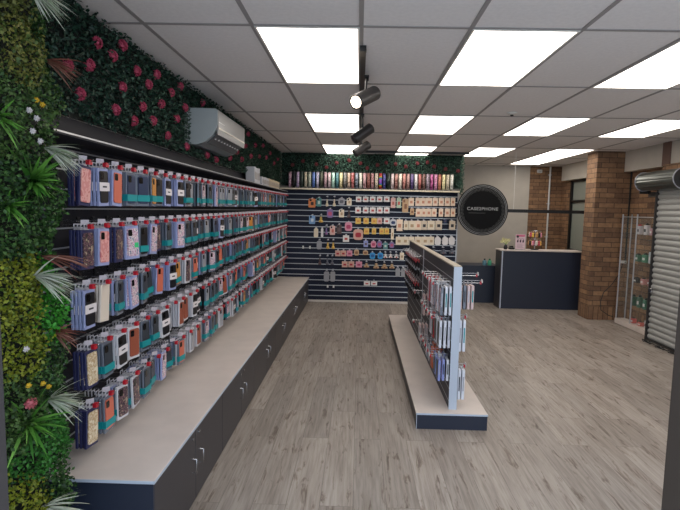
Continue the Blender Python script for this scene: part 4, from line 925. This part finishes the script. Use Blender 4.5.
MB().box(.35, 1.712, .0225, .05, -.030, .024).build('support_bar', M_black, t)
MB().cyl((.52, .035, .018), (.52, .035, CEIL-1.722-.001), .003, 6).build('hanging_wire', M_white, t)
tag(t, 'round black shop sign with silver rings held by a black bar', 'sign')

# ================================================================== BRICK PILLAR FITTINGS AND GLASS DISPLAY
t = empty('junction_box', (4.215, 7.749, .945)); MB().cbox(-.045, .035, -.035, 0, -.022, .022, .004).build('housing', M_frame, t); MB().box(.005, .02, -.0365, -.0352, -.01, .006).build('socket', M_hole, t)
tag(t, 'white power box low on the right edge of the brick pillar', 'power box')
t = MB().tube([(4.235, 7.735, CEIL-.002), (4.235, 7.735, 1.8), (4.235, 7.735, .97)], .011, 8).build('conduit', M_black); tag(t, 'thin black conduit running down the brick pillar to the power box', 'conduit')
t = MB().tube([(4.20, 7.73, .92), (4.14, 7.70, .76), (4.02, 7.68, .58), (3.90, 7.67, .46), (3.85, 7.65, .32), (3.86, 7.64, .18), (3.98, 7.63, .10), (4.045, 7.62, .085)], .006, 8).build('power_cable', M_blk); tag(t, 'black cable looping from the power box to the glass display', 'cable')
dx0, dx1, dy0, dy1 = 4.06, 4.22, 6.72, 7.60
t = empty('glass_display', ((dx0+dx1)/2, (dy0+dy1)/2, 0)); l_ = (-(dx0+dx1)/2, -(dy0+dy1)/2, 0)
MB().cbox(dx0, dx1, dy0, dy1, 0, .075, .004).build('base', M_lam, t, l_)
for (x, y) in ((dx0+.012, dy1-.02), (dx0+.012, dy0+.47), (dx0+.012, dy0+.03), (dx1-.012, dy1-.02), (dx1-.012, dy0+.03)):
    MB().cyl((x, y, .0752), (x, y, 1.70), .010, 10).build('post', M_alu, t, l_)
MB().box(dx0+.009, dx0+.014, dy0+.05, dy0+.455, .09, 1.66).box(dx0+.009, dx0+.014, dy0+.485, dy1-.035, .09, 1.66).build('glass_pane', M_glass, t, l_)
MB().box(dx0+.02, dx1-.02, dy0+.03, dy1-.02, 1.40, 1.406).box(dx0+.02, dx1-.02, dy0+.03, dy1-.02, 1.0, 1.006).box(dx0+.02, dx1-.02, dy0+.03, dy1-.02, .68, .686).box(dx0+.02, dx1-.02, dy0+.03, dy1-.02, .33, .336).build('glass_shelf', M_glass, t, l_)
MB().tube([(dx0+.012, dy0+.03, 1.66), (dx0+.012, dy1-.02, 1.66)], .006, 8).build('top_rail', M_alu, t, l_)
tag(t, 'tall narrow glass display on a pale base between pillar and shutter', 'display stand')
DI = [(7.24, 1.4065, .08, .15, (206, 200, 204), 'white', 'top'), (7.06, 1.4065, .07, .17, (216, 212, 214), 'tall white', 'top'), (6.92, 1.4065, .06, .12, (190, 150, 160), 'pink', 'top'),
      (7.22, 1.0065, .09, .12, (60, 110, 84), 'dark green', 'upper middle'), (7.04, 1.0065, .09, .14, (70, 130, 100), 'green', 'upper middle'), (6.9, 1.0065, .05, .2, (180, 190, 196), 'grey', 'upper middle'),
      (7.22, .6865, .09, .09, (34, 30, 34), 'black', 'lower middle'), (7.04, .6865, .08, .10, (196, 140, 136), 'pink', 'lower middle'), (6.88, .6865, .06, .12, (170, 90, 96), 'red', 'lower middle'),
      (7.26, .3365, .07, .17, (44, 84, 66), 'dark green', 'lowest'), (7.10, .3365, .07, .19, (56, 100, 80), 'green', 'lowest'), (6.95, .3365, .07, .17, (60, 112, 92), 'mid green', 'lowest'),
      (7.22, .0755, .07, .09, (196, 96, 92), 'red', 'base'), (7.03, .0755, .08, .07, (206, 110, 100), 'coral', 'base'), (6.87, .0755, .07, .14, (206, 204, 206), 'white', 'base')]
for (y, z, w, h, c, nm, lvl) in DI:
    o = empty('toy_box' if h < .1 else 'charger_pack', (4.145, y, z+.0004), rnd.uniform(-.1, .1)); m_ = mat('display_'+nm.replace(' ', '_')+lvl[:3], c, .4)
    MB().cbox(-.03, .03, -w/2, w/2, 0, h*.82, .006).build('pack_body', m_, o)
    MB().lathe((0, 0, h*.82), [(w*.3, .0005), (w*.34, h*.06), (w*.2, h*.16), (.001, h*.18)], 12).build('pack_top', M_blk if nm != 'white' else M_red, o)
    MB().box(-.0312, -.0302, -w*.3, w*.3, h*.25, h*.5).build('label_print', M_white if nm not in ('white', 'tall white') else M_ink, o)
    tag(o, '%s small pack on the %s of the glass display' % (nm, 'base' if lvl == 'base' else lvl+' shelf'), 'pack', 'packs in the glass display')

# ================================================================== ROLLER SHUTTER
t = empty('roller_shutter', (3.95, 5.2, 0)); l_ = (-3.95, -5.2, 0)
P_ = []; z = .03
pr = [(0, 0), (-.012, .012), (-.016, .03), (-.012, .048), (0, .06), (.003, .068)]
while z < 2.05:
    for (a, b_) in pr: P_.append((3.955+a, z+b_))
    z += .075
poly = P_+[(3.975, P_[-1][1]), (3.975, P_[0][1])]
V = [(p[0], 3.9, p[1]) for p in P_]+[(p[0], 6.52, p[1]) for p in P_]; n_ = len(P_)
M_sh = mat('shutter_metal', (160, 160, 157), .5, .1)
MB().add(V, [(i, i+1, n_+i+1, n_+i) for i in range(n_-1)], False).add([(3.976, 3.9, .03), (3.976, 6.52, .03), (3.976, 6.52, 2.05), (3.976, 3.9, 2.05)], [(0, 1, 2, 3)]).build('curtain', M_sh, t, l_)
MB().box(3.935, 3.98, 3.9, 6.52, .0, .03).build('bottom_rail', M_dkgrey, t, l_)
MB().box(3.94, 3.985, 6.522, 6.56, 0, 2.1).box(3.922, 3.939, 6.53, 6.552, 0, 2.0).build('guide_rail', M_dkgrey, t, l_)
b = MB(); cxd, czd, rd = 3.88, 2.14, .124; N_ = 60; prof = [rd-(.006 if (k % 5) == 0 else 0) for k in range(N_)]
V = []
for y in (5.95, 6.75):
    for k in range(N_): a = 2*PI*k/N_; V.append((cxd+prof[k]*math.cos(a), y, czd+prof[k]*math.sin(a)))
b.add(V, [(k, (k+1) % N_, N_+(k+1) % N_, N_+k) for k in range(N_)]); b.build('drum', mat('drum_metal', (104, 108, 104), .3, .75), t, l_)
for y in (5.942, 6.75):
    wm = MB().cyl((cxd, y+.004, czd), (cxd, y+.0075, czd), rd-.004, 40).build('drum_wheel', M_dkgrey, t, l_)
    rm = MB()
    for k in range(40):
        a, a2 = 2*PI*k/40, 2*PI*(k+1)/40
        rm.add([(cxd+r_*math.cos(q_), y_, czd+r_*math.sin(q_)) for q_ in (a, a2) for (r_, y_) in ((rd-.004, y), (rd+.008, y), (rd+.008, y+.008), (rd-.004, y+.008))], [(0, 1, 5, 4), (1, 2, 6, 5), (2, 3, 7, 6), (3, 0, 4, 7)])
    rm.build('wheel_rim', M_gry, wm)
b = MB(); b.cyl((cxd, 5.5, czd), (cxd, 5.945, czd), .05, 20).cyl((cxd, 6.759, czd), (cxd, 6.82, czd), .02, 12); b.build('axle', M_blk, t, l_)
MB().box(3.84, 3.99, 6.775, 6.79, 1.98, 2.18).box(3.97, 3.995, 6.60, 6.79, 1.94, 2.0).build('bracket', M_dkgrey, t, l_)
MB().cbox(3.895, 3.924, 6.44, 6.50, .66, .72, .004).build('lock', M_chrome, t, l_)
tag(t, 'grey ribbed roller shutter with its drum, right of the glass display', 'roller shutter')
for i, (x, y, lab) in enumerate(((3.86, 6.36, 'left'), (3.86, 6.08, 'middle'), (3.87, 5.84, 'right'))):
    q = random.Random(i); pts = [(x+.035*math.cos(k*1.3)*q.uniform(.5, 1), y+.016*k-.09+.05*math.sin(k*1.9), .008+.006*(k % 3)) for k in range(13)]
    o = MB().tube(pts, .006, 6).build('cable_tangle', M_blk); tag(o, 'short tangle of black cable at the foot of the shutter, %s one of three' % lab, 'cable', 'cable tangles by the shutter')

for o in bpy.data.objects:
    if 'used' in o: del o['used']
